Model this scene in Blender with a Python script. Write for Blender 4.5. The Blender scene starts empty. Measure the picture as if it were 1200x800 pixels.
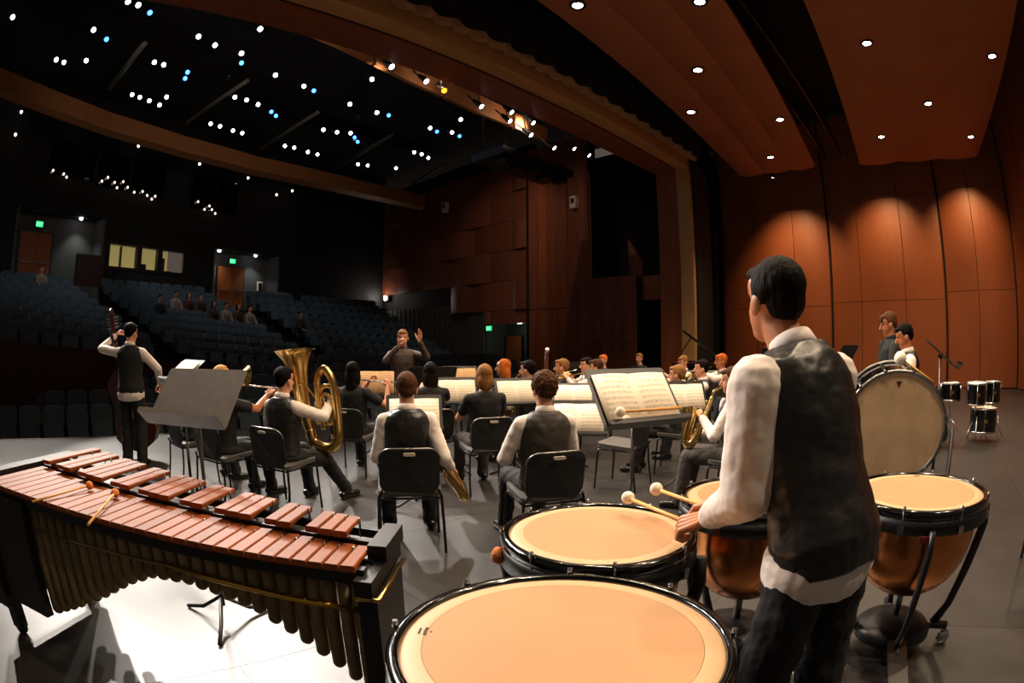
import bpy, bmesh, math, random
from math import sin, cos, pi, radians as R, sqrt
from mathutils import Vector as V, Matrix as M4, Euler
random.seed(7)
scene = bpy.context.scene
COL = scene.collection

# ------------------------------------------------------------------ camera
cd = bpy.data.cameras.new('camera'); cam = bpy.data.objects.new('camera', cd); COL.objects.link(cam)
cd.type = 'PANO'; cd.panorama_type = 'FISHEYE_EQUISOLID'; cd.sensor_fit = 'HORIZONTAL'
cd.sensor_width = 36.0; cd.sensor_height = 24.0; cd.fisheye_lens = 19.2; cd.fisheye_fov = pi
cd.clip_start = 0.02; cd.clip_end = 200
cam.location = (0, 0, 1.52)
cam.rotation_euler = (R(90.36), 0, R(44 - 90))
scene.camera = cam

# ------------------------------------------------------------------ world and exposure
scene.view_settings.view_transform = 'Standard'; scene.view_settings.look = 'None'
scene.view_settings.gamma = 1.0; scene.view_settings.use_curve_mapping = False
scene.view_settings.exposure = 0.0
scene.cycles.use_denoising = True
scene.cycles.max_bounces = 6; scene.cycles.diffuse_bounces = 3; scene.cycles.glossy_bounces = 3
scene.cycles.sample_clamp_indirect = 6.0
w = bpy.data.worlds.new('hall'); scene.world = w; w.use_nodes = True
w.node_tree.nodes['Background'].inputs[0].default_value = (1.0, .80, .64, 1)
w.node_tree.nodes['Background'].inputs[1].default_value = 0.085

def spot_light(name, loc, target, power, angle, blend=.5, radius=.08, color=(1, 1, 1)):
    d = bpy.data.lights.new(name, 'SPOT'); d.energy = power; d.spot_size = R(angle); d.spot_blend = blend
    d.shadow_soft_size = radius; d.color = color
    o = bpy.data.objects.new(name, d); COL.objects.link(o); o.location = loc
    o.rotation_euler = (V(target) - V(loc)).to_track_quat('-Z', 'Y').to_euler()
    return o
# front of house instruments on the catwalks, aimed at the stage
FOH = [((-0.3, 12.1, 9.4), (1.5, 3.5, 0.5), 1.0), ((1.9, 13.2, 9.4), (2.5, 3.0, .8), 1.0), ((4.8, 14.4, 9.4), (4.0, 3.0, .8), 1.0),
       ((7.9, 15.1, 9.4), (5.5, 3.0, .8), .9), ((12.3, 15.1, 9.4), (7.5, 2.5, .8), .9), ((-2.2, 15.6, 9.4), (0.3, 3.0, .5), 1.0),
       ((4.4, 16.5, 9.4), (3.0, 2.0, .8), .8), ((9.0, 17.6, 9.4), (6.0, 2.0, .8), .8)]
KEY = 3000
for p, t, pw, an in (((-2.4, 15.4, 9.4), (-1.2, 7.2, 0), 9000, 24), ((.6, 17.5, 9.4), (1.2, 7.0, 0), 11000, 19), ((-.5, 13.9, 9.4), (-.2, 5.2, 0), 5000, 24)):
    spot_light('apron_beam', p, t, pw, an, .5, .10, (1.0, .93, .82))
for p, t, k in FOH:
    spot_light('catwalk_beam', p, t, KEY * k, 34, .6, .10, (1.0, .90, .80))

# ------------------------------------------------------------------ helpers
def lin(h):
    h = h.lstrip('#'); c = [int(h[i:i + 2], 16) / 255 for i in (0, 2, 4)]
    return tuple((x / 12.92 if x <= .04045 else ((x + .055) / 1.055) ** 2.4) for x in c)
MATS = {}
def mat(name, col, rough=.6, metal=0.0, var=0.0, vscale=8.0, stretch=(1, 1, 1), bump=0.0, bscale=40.0, spec=.5, emit=None, estr=0.0, coat=0.0, col2=None, trans=0.0, sheen=0.0):
    if name in MATS: return MATS[name]
    m = bpy.data.materials.new(name); m.use_nodes = True; nt = m.node_tree; b = nt.nodes['Principled BSDF']
    c = lin(col) if isinstance(col, str) else col
    b.inputs['Base Color'].default_value = (*c, 1); b.inputs['Roughness'].default_value = rough; b.inputs['Metallic'].default_value = metal
    b.inputs['Specular IOR Level'].default_value = spec
    if coat: b.inputs['Coat Weight'].default_value = coat; b.inputs['Coat Roughness'].default_value = .08
    if trans: b.inputs['Transmission Weight'].default_value = trans
    if sheen: b.inputs['Sheen Weight'].default_value = sheen
    if emit:
        b.inputs['Emission Color'].default_value = (*(lin(emit) if isinstance(emit, str) else emit), 1); b.inputs['Emission Strength'].default_value = estr
    tc = nt.nodes.new('ShaderNodeTexCoord'); mp = nt.nodes.new('ShaderNodeMapping'); mp.inputs['Scale'].default_value = stretch
    nt.links.new(tc.outputs['Object'], mp.inputs['Vector'])
    if var > 0 or col2:
        n = nt.nodes.new('ShaderNodeTexNoise'); n.inputs['Scale'].default_value = vscale; n.inputs['Detail'].default_value = 5
        nt.links.new(mp.outputs[0], n.inputs['Vector'])
        r = nt.nodes.new('ShaderNodeValToRGB'); r.color_ramp.elements[0].position = .3; r.color_ramp.elements[1].position = .7
        c2 = lin(col2) if col2 else tuple(min(1, x * (1 + var)) for x in c)
        c1 = c if col2 else tuple(x * (1 - var) for x in c)
        r.color_ramp.elements[0].color = (*c1, 1); r.color_ramp.elements[1].color = (*c2, 1)
        nt.links.new(n.outputs['Fac'], r.inputs['Fac'])
        # a little tone difference from piece to piece
        oi = nt.nodes.new('ShaderNodeObjectInfo'); hs = nt.nodes.new('ShaderNodeHueSaturation'); mr = nt.nodes.new('ShaderNodeMapRange')
        mr.inputs['To Min'].default_value = 1 - var * .6; mr.inputs['To Max'].default_value = 1 + var * .6
        nt.links.new(oi.outputs['Random'], mr.inputs['Value']); nt.links.new(mr.outputs[0], hs.inputs['Value'])
        nt.links.new(r.outputs['Color'], hs.inputs['Color']); nt.links.new(hs.outputs[0], b.inputs['Base Color'])
    if bump > 0:
        n2 = nt.nodes.new('ShaderNodeTexNoise'); n2.inputs['Scale'].default_value = bscale; n2.inputs['Detail'].default_value = 4
        nt.links.new(mp.outputs[0], n2.inputs['Vector'])
        bp = nt.nodes.new('ShaderNodeBump'); bp.inputs['Strength'].default_value = bump; bp.inputs['Distance'].default_value = .02
        nt.links.new(n2.outputs['Fac'], bp.inputs['Height']); nt.links.new(bp.outputs[0], b.inputs['Normal'])
    MATS[name] = m
    return m

def frame(d, up=(0, 0, 1)):
    d = V(d).normalized(); u = V(up)
    if abs(d.dot(u)) > .98: u = V((1, 0, 0)) if abs(d.x) < .9 else V((0, 1, 0))
    s = u.cross(d).normalized(); t = d.cross(s)
    return s, t, d

class MB:
    """collects shapes into one mesh"""
    def __init__(s): s.v = []; s.f = []; s.sm = []
    def add(s, vs, fs, smooth=False):
        o = len(s.v); s.v += [tuple(x) for x in vs]; s.f += [tuple(i + o for i in f) for f in fs]; s.sm += [smooth] * len(fs); return s
    def box(s, c, size, rot=None, bev=0.0):
        hx, hy, hz = size[0] / 2, size[1] / 2, size[2] / 2; c = V(c)
        vs = [V((x * hx, y * hy, z * hz)) for z in (-1, 1) for y in (-1, 1) for x in (-1, 1)]
        if rot is not None: vs = [rot @ q for q in vs]
        return s.add([q + c for q in vs], [(0, 2, 3, 1), (4, 5, 7, 6), (0, 1, 5, 4), (2, 6, 7, 3), (0, 4, 6, 2), (1, 3, 7, 5)])
    def quad(s, a, b, c, d): return s.add([a, b, c, d], [(0, 1, 2, 3)])
    def tube(s, pts, rad, seg=10, cap=True, flat=1.0, up=(0, 0, 1)):
        pts = [V(p) for p in pts]; n = len(pts)
        if not isinstance(rad, (list, tuple)): rad = [rad] * n
        vs = []; fs = []; prev = None
        for i, p in enumerate(pts):
            d = (pts[min(i + 1, n - 1)] - pts[max(i - 1, 0)])
            if d.length < 1e-9: d = V((0, 0, 1))
            d.normalize()
            if prev is None: a, b, _ = frame(d, up)
            else:
                a = prev - d * prev.dot(d)
                a = a.normalized() if a.length > 1e-6 else frame(d, up)[0]
                b = d.cross(a)
            prev = a
            for k in range(seg):
                t = 2 * pi * k / seg; vs.append(p + a * (cos(t) * rad[i]) + b * (sin(t) * rad[i] * flat))
        for i in range(n - 1):
            for k in range(seg):
                k2 = (k + 1) % seg; fs.append((i * seg + k, i * seg + k2, (i + 1) * seg + k2, (i + 1) * seg + k))
        s.add(vs, fs, True)
        if cap:
            o = len(s.v) - len(vs)
            s.f.append(tuple(o + k for k in reversed(range(seg)))); s.sm.append(False)
            s.f.append(tuple(o + (n - 1) * seg + k for k in range(seg))); s.sm.append(False)
        return s
    def cyl(s, a, b, r0, r1=None, seg=14, cap=True): return s.tube([a, b], [r0, r0 if r1 is None else r1], seg, cap)
    def cap(s, a, b, r0, r1, seg=12, flat=1.0, up=(0, 0, 1), rings=3):
        a, b = V(a), V(b); d = (b - a); L = d.length
        d = d.normalized() if L > 1e-6 else V((0, 0, 1))
        pts = []; rr = []
        for i in range(rings + 1):
            t = (pi / 2) * (1 - i / rings); pts.append(a - d * (r0 * sin(t))); rr.append(max(r0 * cos(t), 1e-4))
        for i in range(rings + 1):
            t = (pi / 2) * (i / rings); pts.append(b + d * (r1 * sin(t))); rr.append(max(r1 * cos(t), 1e-4))
        return s.tube(pts, rr, seg, True, flat, up)
    def ell(s, c, r, rot=None, seg=16, rings=10):
        c = V(c); vs = []; fs = []
        for i in range(rings + 1):
            p = pi * i / rings
            for k in range(seg):
                t = 2 * pi * k / seg; q = V((r[0] * sin(p) * cos(t), r[1] * sin(p) * sin(t), r[2] * cos(p)))
                if rot is not None: q = rot @ q
                vs.append(c + q)
        for i in range(rings):
            for k in range(seg):
                k2 = (k + 1) % seg; fs.append((i * seg + k, (i + 1) * seg + k, (i + 1) * seg + k2, i * seg + k2))
        return s.add(vs, fs, True)
    def lathe(s, prof, seg=32, o=(0, 0, 0), rot=None, closed=False):
        o = V(o); n = len(prof); vs = []; fs = []
        for r, z in prof:
            for k in range(seg):
                t = 2 * pi * k / seg; q = V((r * cos(t), r * sin(t), z))
                if rot is not None: q = rot @ q
                vs.append(o + q)
        for i in range(n if closed else n - 1):
            j = (i + 1) % n
            for k in range(seg):
                k2 = (k + 1) % seg; fs.append((i * seg + k, i * seg + k2, j * seg + k2, j * seg + k))
        return s.add(vs, fs, True)
    def prism(s, poly, h0, h1, tr=None):
        """poly: list of (x,y); extruded in z h0..h1; tr maps a Vector"""
        n = len(poly); vs = [V((x, y, h0)) for x, y in poly] + [V((x, y, h1)) for x, y in poly]
        if tr: vs = [tr(q) for q in vs]
        fs = [tuple(reversed(range(n))), tuple(range(n, 2 * n))] + [(i, (i + 1) % n, n + (i + 1) % n, n + i) for i in range(n)]
        return s.add(vs, fs)
    def mesh(s, name):
        me = bpy.data.meshes.new(name); me.from_pydata(s.v, [], s.f); me.polygons.foreach_set('use_smooth', s.sm); me.update(); return me
    def build(s, name, m, parent=None, loc=None):
        return link(name, s.mesh(name), m, parent, loc)

def link(name, me, m=None, parent=None, loc=None):
    if m is not None and not me.materials: me.materials.append(m if not isinstance(m, str) else MATS[m])
    o = bpy.data.objects.new(name, me); COL.objects.link(o)
    if parent is not None: o.parent = parent
    if loc is not None: o.location = loc
    return o
def thing(name, label, cat, loc=(0, 0, 0), rz=0.0, group=None):
    o = bpy.data.objects.new(name, None); COL.objects.link(o); o.location = loc; o.rotation_euler = (0, 0, rz); o.empty_display_size = .1
    return tag(o, label, cat, group)
def tag(o, label, cat, group=None):
    o['label'] = label; o['category'] = cat
    if group: o['group'] = group
    return o
def struct(o, label=None, cat=None):
    o['kind'] = 'structure'
    if label: o['label'] = label
    if cat: o['category'] = cat
    return o
def copy_tree(o, parent=None):
    c = o.copy(); COL.objects.link(c); c.parent = parent
    for ch in o.children: copy_tree(ch, c)
    return c
def rounded(w, h, r, n=5):
    """rounded rectangle outline centred on 0"""
    out = []
    for cx, cy, a0 in ((w / 2 - r, h / 2 - r, 0), (-w / 2 + r, h / 2 - r, 90), (-w / 2 + r, -h / 2 + r, 180), (w / 2 - r, -h / 2 + r, 270)):
        for i in range(n + 1):
            a = R(a0 + 90 * i / n); out.append((cx + r * cos(a), cy + r * sin(a)))
    return out

# ------------------------------------------------------------------ materials
mat('stage_floor', '#2d2a28', .36, 0, .25, 3.0, bump=.04, bscale=120, spec=.9)
mat('sub_floor', '#0c0b0a', .9)
mat('black_paint', '#0b0b0b', .75, 0, .2)
mat('wall_dark', '#0d0d0e', .85, 0, .25, 2)
mat('shell_wood', '#8c4a24', .5, 0, .09, 1.2, (1, 1, .25), bump=.03)
mat('cloud_wood', '#9c5632', .55, 0, .07, 1.0)
mat('portal_wood', '#8a4c2a', .5, 0, .16, 6, (1, 1, .12))
mat('portal_trim', '#c0905a', .5, 0, .1, 5, (.1, 1, 1))
mat('tower_wood', '#80462a', .45, 0, .2, 7, (1, 1, .08))
mat('acoustic_wood', '#7a4630', .40, 0, .2, 9, (1, .15, 4))
mat('soffit_wood', '#a06c42', .5, 0, .12, 4)
mat('green_wall', '#3d4438', .8, 0, .1)
mat('grey_wall', '#4b4c48', .85, 0, .1)
mat('door_wood', '#8a4a1e', .5, 0, .15, 10, (6, 6, .6))
mat('curtain_tan', '#a88058', .85, 0, .12)
mat('black_cloth', '#060606', .95)
mat('carpet', '#14100f', .95, 0, .2, 30)
mat('red_wall', '#2c0f0c', .8, 0, .2)
mat('seat_fabric', '#34444e', .8, 0, .25, 20, sheen=.3)
mat('seat_shell', '#1a1d1f', .5)
mat('black_metal', '#0e0e0f', .42, 0, .1)
mat('black_gloss', '#060606', .12, coat=.6)
mat('chrome', '#c9c9c8', .18, 1)
mat('steel', '#8d8b88', .32, 1)
mat('brass', '#d6b26a', .22, 1, .08)
mat('brass_dark', '#85724e', .45, .35, .25, 6)
mat('rosewood', '#803e0e', .5, 0, .28, 14, (.6, 6, 3), spec=.35)
mat('copper', '#d98a50', .22, 1, .15, 3)
mat('drumhead', '#ab7f55', .6, 0, .05, 2.5)
mat('drumhead_rim', '#c09c74', .5)
mat('bass_head', '#e6c298', .6, 0, .16, 4)
mat('paper', '#e4d8c6', .8, 0, .04)
mat('wood_light', '#d39a4e', .5, 0, .15, 10)
mat('felt_white', '#e9dfcb', .95, 0, .1, 40, bump=.5, bscale=90)
mat('felt_orange', '#d67c42', .9, 0, .1, 40, bump=.4, bscale=80)
mat('bulb_warm', '#ffffff', .5, emit='#fff1dc', estr=30)
mat('bulb_white', '#ffffff', .5, emit='#f2f0ff', estr=14)
mat('bulb_blue', '#a8c4ff', .5, emit='#2f68ff', estr=9)
mat('bulb_amber', '#ffb060', .5, emit='#ff7a1a', estr=6)
mat('exit_green', '#0b7a35', .5, emit='#12d868', estr=1.6)
mat('booth_glow', '#c9bf86', .8, emit='#c2b070', estr=.42)
mat('glass_dark', '#050607', .06, spec=.8)
mat('rubber', '#0a0a0a', .9)
mat('silver', '#d2d0cc', .22, 1)

# ------------------------------------------------------------------ stage floor
b = MB(); b.prism([(-7, -10), (26, -10), (26, 9.55), (-7, 9.55)], -.35, -.012)
floor = struct(b.build('floor', MATS['sub_floor']), 'dark painted stage floor laid in large sheets')
b = MB(); b.box((0, 0, -.006), (2.437, 1.217, .012)); sheet = b.mesh('floor_sheet'); sheet.materials.append(MATS['stage_floor'])
for j in range(16):
    for i in range(14):
        x = -6.8 + 2.44 * i + (1.22 if j % 2 else 0); y = -9.3 + 1.22 * j
        if x > 25: continue
        if y + .6 > 9.6: continue
        o = link('floor_sheet', sheet, None, floor, (x, y, 0))
b = MB(); b.box((9.5, 9.60, -.05), (33, .10, .10)); struct(b.build('trim_1', mat('lip_trim', '#5b3418', .5)), 'brown wooden nosing along the stage edge')
b = MB(); b.box((9.5, 9.5, -.62), (33, .12, .56)); struct(b.build('wall_stage_front', MATS['black_paint']))

# ------------------------------------------------------------------ far shell wall: towers of folded panels
def shell(name, path, label, seams):
    """path: list of (x,y) plan vertices of the folds; seams: height list per panel; every panel piece is its own child"""
    root = None
    b = MB()
    for (x0, y0), (x1, y1) in zip(path, path[1:]):
        n = V((y1 - y0, -(x1 - x0), 0)).normalized() * -.14
        b.add([(x0 + n.x, y0 + n.y, 0), (x1 + n.x, y1 + n.y, 0), (x1 + n.x, y1 + n.y, 10.6), (x0 + n.x, y0 + n.y, 10.6)], [(0, 1, 2, 3)])
    root = struct(b.build(name, MATS['black_paint']), label)
    for i, ((x0, y0), (x1, y1)) in enumerate(zip(path, path[1:])):
        d = V((x1 - x0, y1 - y0, 0)); L = d.length; d.normalize(); n = V((d.y, -d.x, 0))
        zs = [0.03] + seams[i] + [10.5]
        for z0, z1 in zip(zs, zs[1:]):
            b = MB(); N = 6; vs = []
            g = .012
            for k in range(N + 1):
                t = g + (L - 2 * g) * k / N; bow = .05 * (1 - (2 * k / N - 1) ** 2)
                p = V((x0, y0, 0)) + d * t + n * bow
                q = V((x0, y0, 0)) + d * t - n * .06
                vs += [(p.x, p.y, z0 + .008), (p.x, p.y, z1 - .008), (q.x, q.y, z0 + .008), (q.x, q.y, z1 - .008)]
            fs = []
            for k in range(N):
                a = 4 * k; c = a + 4
                fs += [(a, c, c + 1, a + 1), (a + 2, a + 3, c + 3, c + 2), (a + 1, c + 1, c + 3, a + 3), (a, a + 2, c + 2, c)]
            fs += [(0, 1, 3, 2), (4 * N, 4 * N + 2, 4 * N + 3, 4 * N + 1)]
            b.add(vs, fs); b.build('wall_panel', MATS['shell_wood'], root)
    return root
def wl(az): # plan point of the far wall line at a bearing from the stage-left origin
    t = math.tan(R(az)); x = (20.5 + .15 * 3.2) / (1 - .15 * t); return (x, x * t)
path = []
for az, off in ((21.5, 0), (17.9, -.22), (13.6, -.22), (9.8, 0), (6.5, -.24), (1.6, -.24), (-3.0, 0), (-6.7, -.2), (-11.2, 0)):
    x, y = wl(az); path.append((x + off, y))
shell('wall_right', path, 'tall orange brown folded acoustic shell wall', [[3.0, 6.9]] * 3 + [[3.1, 6.9]] * 3 + [[3.35, 7.0]] * 2)
for k in (0, 3, 6, 8): MB().box((path[k][0] - .03, path[k][1], 5.25), (.10, .07, 10.5)).build('panel_joint', MATS['black_cloth'], [o for o in COL.objects if o.name == 'wall_right'][0])
cx, cy = path[-1]
shell('wall_back', [(cx, cy), (cx - 1.6, cy - .35), (cx - 3.4, cy - .3), (cx - 5, cy - .75), (cx - 8, cy - 1.3), (cx - 13, cy - 2.4)], 'orange brown upstage acoustic shell wall', [[3.45, 7.1]] * 5)
# black wings behind the portal
b = MB(); b.box((23.6, 8.5, 5), (.1, 9, 11)); struct(b.build('wall_wing', MATS['black_cloth']), 'black masking drape in the wing')

# ------------------------------------------------------------------ ceiling clouds with recessed downlights
def cloud(name, e0, e1, x0, x1, z, label, lobes=3):
    """e0,e1: functions y(x) of the two edges"""
    b = MB(); NX, NY = 12, 24; vs = []; fs = []
    for i in range(NX + 1):
        x = x0 + (x1 - x0) * i / NX
        for j in range(NY + 1):
            t = j / NY; y = e0(x) + (e1(x) - e0(x)) * t
            s = (t * lobes) % 1 if j < NY else 1
            dz = -.07 * (1 - (2 * s - 1) ** 2)
            vs += [(x, y, z + dz), (x, y, z + .12)]
    W = 2 * (NY + 1)
    for i in range(NX):
        for j in range(NY):
            a = i * W + 2 * j; c = a + W
            fs += [(a, a + 2, c + 2, c), (a + 1, c + 1, c + 3, a + 3)]
    for i in range(NX):
        a = i * W; c = a + W; fs += [(a, c, c + 1, a + 1)]; a += 2 * NY; c += 2 * NY; fs += [(a, a + 1, c + 1, c)]
    for j in range(NY):
        a = 2 * j; fs += [(a, a + 1, a + 3, a + 2)]; a += NX * W; fs += [(a, a + 2, a + 3, a + 1)]
    b.add(vs, fs, True)
    o = b.build(name, MATS['cloud_wood'])
    md = o.modifiers.new('edge', 'EDGE_SPLIT'); md.split_angle = R(25)
    return struct(o, label)
cloud('ceiling_front_cloud', lambda x: 4.78 + .083 * x, lambda x: 1.86 + .083 * x, 1.5, 18.3, 7.55, 'orange brown acoustic ceiling cloud near the portal')
cloud('ceiling_rear_cloud', lambda x: .62 + .06 * x, lambda x: -3.95 + .06 * x, 1.5, 18.6, 7.55, 'orange brown acoustic ceiling cloud over upstage')
b = MB(); b.box((9, .8, 10.7), (34, 19, .1)); struct(b.build('ceiling', MATS['black_paint']), 'black stage loft above the clouds')
b = MB()
for y in (2.35, 1.75): b.box((10, y + .6, 7.95), (17, .05, .3))
struct(b.build('trim_2', MATS['black_metal']), 'black batten in the slot between the clouds')
DL = [(6.61, 4.78), (7.70, 2.90), (10.09, 4.14), (12.11, 5.32), (13.66, 3.32), (16.54, 4.54), (10.36, .23), (11.42, -2.82), (13.79, -1.01), (15.92, .63), (16.49, -2.43),
      (3.2, 4.3), (4.4, 2.7), (7.3, -1.0), (5.0, .2), (4.6, -2.6), (2.3, .45), (2.2, -2.4)]  # last two added out of view to light the bass drum head
bx = MB(); bx.lathe([(.10, .10), (.155, .0), (.155, -.02), (.125, -.03), (.10, -.02)], 20)
trimm = bx.mesh('trim_ring'); trimm.materials.append(MATS['black_metal'])
bx = MB(); bx.lathe([(.0001, -.03), (.06, -.026), (.095, -.012), (.0001, .0)], 20); bulbm = bx.mesh('bulb'); bulbm.materials.append(MATS['bulb_warm'])
def cloud_under(x, y):
    e0, e1 = (4.78 + .083 * x, 1.86 + .083 * x) if y > 1.9 + .06 * x else (.62 + .06 * x, -3.95 + .06 * x)
    t = (y - e0) / (e1 - e0); q = (t * 3) % 1
    return 7.55 - .07 * (1 - (2 * q - 1) ** 2)
for x, y in DL:
    z = cloud_under(x, y) - .005
    t = thing('downlight', 'round recessed downlight glowing white in the orange ceiling cloud', 'downlight', (x, y, z), 0, 'recessed downlights in the ceiling clouds')
    link('trim_ring', trimm, None, t); link('bulb', bulbm, None, t)
    l = spot_light('downlight_beam', (x, y, z - .06), (x, y, 0), 640, 110, .6, .09, (1.0, .76, .52))

# wall washers on the far edge of the clouds
for x, y in ((18.9, 5.2), (18.5, 1.25), (18.4, -2.1)):
    t = thing('wall_washer', 'small black lamp under the cloud end washing the orange shell wall', 'lamp', (x, y, 7.5), 0, 'wall washing lamps')
    MB().lathe([(.05, .2), (.09, .18), (.1, 0), (.08, 0), (.07, .05)], 12).build('can', MATS['black_metal'], t); MB().lathe([(.0001, .02), (.03, .02), (.03, .03), (.0001, .03)], 12).build('lens', MATS['bulb_warm'], t); MB().cyl((0, 0, .15), (18.15 - x, 0, .15), .012, seg=6).build('bracket', MATS['black_cloth'], t)
    spot_light('washer_beam', (x, y, 7.46), (x + 2.3, y, 4.6), 900, 82, 1.0, .06, (1.0, .62, .30))
# ------------------------------------------------------------------ proscenium portal
XP = 17.2
b = MB(); b.box((XP + .75, 8.83, 4), (1.5, .86, 8.2)); pc = struct(b.build('wall_portal', MATS['portal_wood']), 'brown wooden proscenium column and header')
b = MB(); b.box((XP + .70, 8.15, 4), (1.5, .5, 8.1)); b.build('column_trim', MATS['portal_trim'], pc)
b = MB(); b.box((XP + .8, 7.86, 4), (1.3, .08, 8.1)); b.build('column_back', MATS['black_paint'], pc)
b = MB(); b.box((6.1, 8.83, 8.6), (22.4, .86, 1.7)); b.build('header', MATS['portal_wood'], pc)
b = MB(); b.box((6.1, 8.15, 8.62), (22.4, .5, 1.55)); b.build('header_trim', MATS['portal_trim'], pc)
b = MB(); b.box((6.1, 8.42, 7.83), (22.4, .06, .05)); b.build('header_groove', MATS['black_paint'], pc)
# raised house curtain: pleats hang just upstage of the header
b = MB(); vs = []; fs = []; N = 460
for i in range(N + 1):
    x = -5 + 22.3 * i / N; ph = 2 * pi * i / N * 44; y = 7.62 + .10 * sin(ph); z = 8.03 + .05 * sin(ph + .8)
    vs += [(x, y, z), (x, y, 10.66)]
for i in range(N): a = 2 * i; fs.append((a, a + 2, a + 3, a + 1))
b.add(vs, fs, True); cu = b.build('house_curtain', MATS['curtain_tan'])
sm = cu.modifiers.new('thickness', 'SOLIDIFY'); sm.thickness = .02
tag(cu, 'raised tan house curtain hanging in pleats behind the portal header', 'curtain')
b = MB(); vs = []; fs = []
for i in range(N + 1):
    x = -5 + 22.3 * i / N; ph = 2 * pi * i / N * 30; y = 7.40 + .05 * sin(ph); vs += [(x, y, 8.16 - .10 * abs(sin(ph / 2))), (x, y, 10.66)]
for i in range(N): a = 2 * i; fs.append((a, a + 2, a + 3, a + 1))
b.add(vs, fs, True); cu = b.build('border_curtain', MATS['black_cloth']); sm = cu.modifiers.new('thickness', 'SOLIDIFY'); sm.thickness = .02
tag(cu, 'black border curtain hanging behind the raised tan house curtain', 'curtain')

# ------------------------------------------------------------------ box boom tower beside the portal (vertical boards)
b = MB(); b.box((XP + .4, 14.0, 4.6), (.4, 3.2, 11.2)); b.box((XP + .4, 11.4, 1.5), (.4, 2.1, 5.1))
tw = struct(b.build('wall_tower', MATS['black_paint']), 'dark brown boarded tower wall beside the portal')
def boards(y0, y1, z0, z1, w, x=XP):
    n = max(1, round((y1 - y0) / w)); w = (y1 - y0) / n
    for k in range(n):
        b = MB(); b.box((x + random.uniform(-.02, .02) + .05, y0 + w * (k + .5), (z0 + z1) / 2), (.10, w - .018, z1 - z0 - .02)); b.build('wall_board', MATS['tower_wood'], tw)
boards(12.42, 15.6, -1, 3.0, .53); boards(12.42, 15.6, 3.0, 10.2, .53); boards(10.33, 12.42, -1, 1.6, .52); boards(10.33, 12.42, 1.6, 4.1, .52)
b = MB(); b.box((XP + .12, 12.5, 6.3), (.2, .12, 4.4)); b.build('opening_post', MATS['portal_trim'], tw)
b = MB(); b.box((XP + .7, 9.8, 3.65), (.3, 1.05, .9)); b.build('opening_ledge', MATS['tower_wood'], tw)
b = MB(); b.add([(XP + .9, 10.55, 4.1), (XP + .9, 11.15, 4.1), (XP + .9, 10.55, 4.75), (XP + .9, 11.15, 5.7), (XP + 1.0, 10.55, 4.1), (XP + 1.0, 11.15, 4.1), (XP + 1.0, 10.55, 4.75), (XP + 1.0, 11.15, 5.7)],
                [(0, 1, 3, 2), (4, 6, 7, 5), (0, 4, 5, 1), (1, 5, 7, 3), (3, 7, 6, 2), (2, 6, 4, 0)]); b.build('opening_fin', MATS['tower_wood'], tw)
b = MB(); b.box((XP + 2.4, 11.5, 4.5), (.1, 7, 11)); b.box((XP + 1.2, 15.7, 5), (2.4, .1, 11)); b.build('opening_back', MATS['black_cloth'], tw)
# ------------------------------------------------------------------ house side wall with staggered curved panels
b = MB(); b.box((XP + .55, 22.7, 6.6), (.3, 14, 8.2)); sw = struct(b.build('wall_house_side', MATS['black_paint']), 'house side wall of staggered dark wood panels')
rows = [2.47, 3.07, 4.4, 5.78, 7.13, 8.5, 9.9]
for r, (z0, z1) in enumerate(zip(rows, rows[1:])):
    y = 15.62 if r != 0 else 15.62
    k = 0; lim = 29.5 if r >= 1 else 18.7
    first = 1.2 if r % 2 else 2.6
    if r == 1: lim = 19.6 + 1.5
    while y < lim - .3:
        wdt = min(first if k == 0 else 2.6, lim - y); out = .16 if (k + r) % 2 else .02
        b = MB(); vs = []; fs = []; N = 8
        for i in range(N + 1):
            t = i / N; yy = y + .01 + (wdt - .02) * t; x = XP + .28 - out * sin(pi * t) - .05
            vs += [(x, yy, z0 + .01), (x, yy, z1 - .01), (XP + .42, yy, z0 + .01), (XP + .42, yy, z1 - .01)]
        for i in range(N):
            a = 4 * i; c = a + 4; fs += [(a, a + 1, c + 1, c), (a + 2, c + 2, c + 3, a + 3), (a + 1, a + 3, c + 3, c + 1), (a, c, c + 2, a + 2)]
        fs += [(0, 2, 3, 1), (4 * N, 4 * N + 1, 4 * N + 3, 4 * N + 2)]
        b.add(vs, fs); b.build('wall_panel', MATS['acoustic_wood'], sw)
        y += wdt; k += 1
# lower green grey wall with battens, and the exit recess
b = MB(); b.box((XP + .5, 24.3, 1.0), (.3, 11, 5.0)); gw = struct(b.build('wall_house_lower', MATS['grey_wall']), 'grey lower house wall with thin vertical battens')
for k in range(26):
    b = MB(); b.box((XP + .33, 19.0 + k * .42, 1.0), (.05, .06, 5.0)); b.build('wall_batten', MATS['grey_wall'], gw)
b = MB(); b.box((XP + 1.9, 17.2, .9), (.1, 3.6, 4.2)); b.box((XP + 1.2, 15.7, .9), (1.5, .1, 4.2)); b.box((XP + 1.2, 18.75, .9), (1.5, .1, 4.2)); b.box((XP + 1.2, 17.2, 2.6), (1.6, 3.2, .1))
rc = struct(b.build('wall_exit_recess', MATS['green_wall']), 'grey green exit recess in the house side wall')
def door_unit(name, c, w, h, yaw, label, handle=True):
    t = struct(MB().box((0, 0, h / 2), (.06, w + .16, h + .08)).build(name, MATS['black_metal'], None, c), label); t.rotation_euler = (0, 0, yaw)
    for s in ((-.25, .25) if w > 1.3 else (0,)):
        lw = w / 2 - .01 if w > 1.3 else w
        d = MB().box((-.05, s * w, h / 2), (.05, lw, h - .01)).build('door_leaf', MATS['door_wood'], t)
        MB().box((-.11, s * w, 1.0), (.05, lw * .8, .05)).build('push_bar', MATS['steel'], d)
    return t
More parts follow.
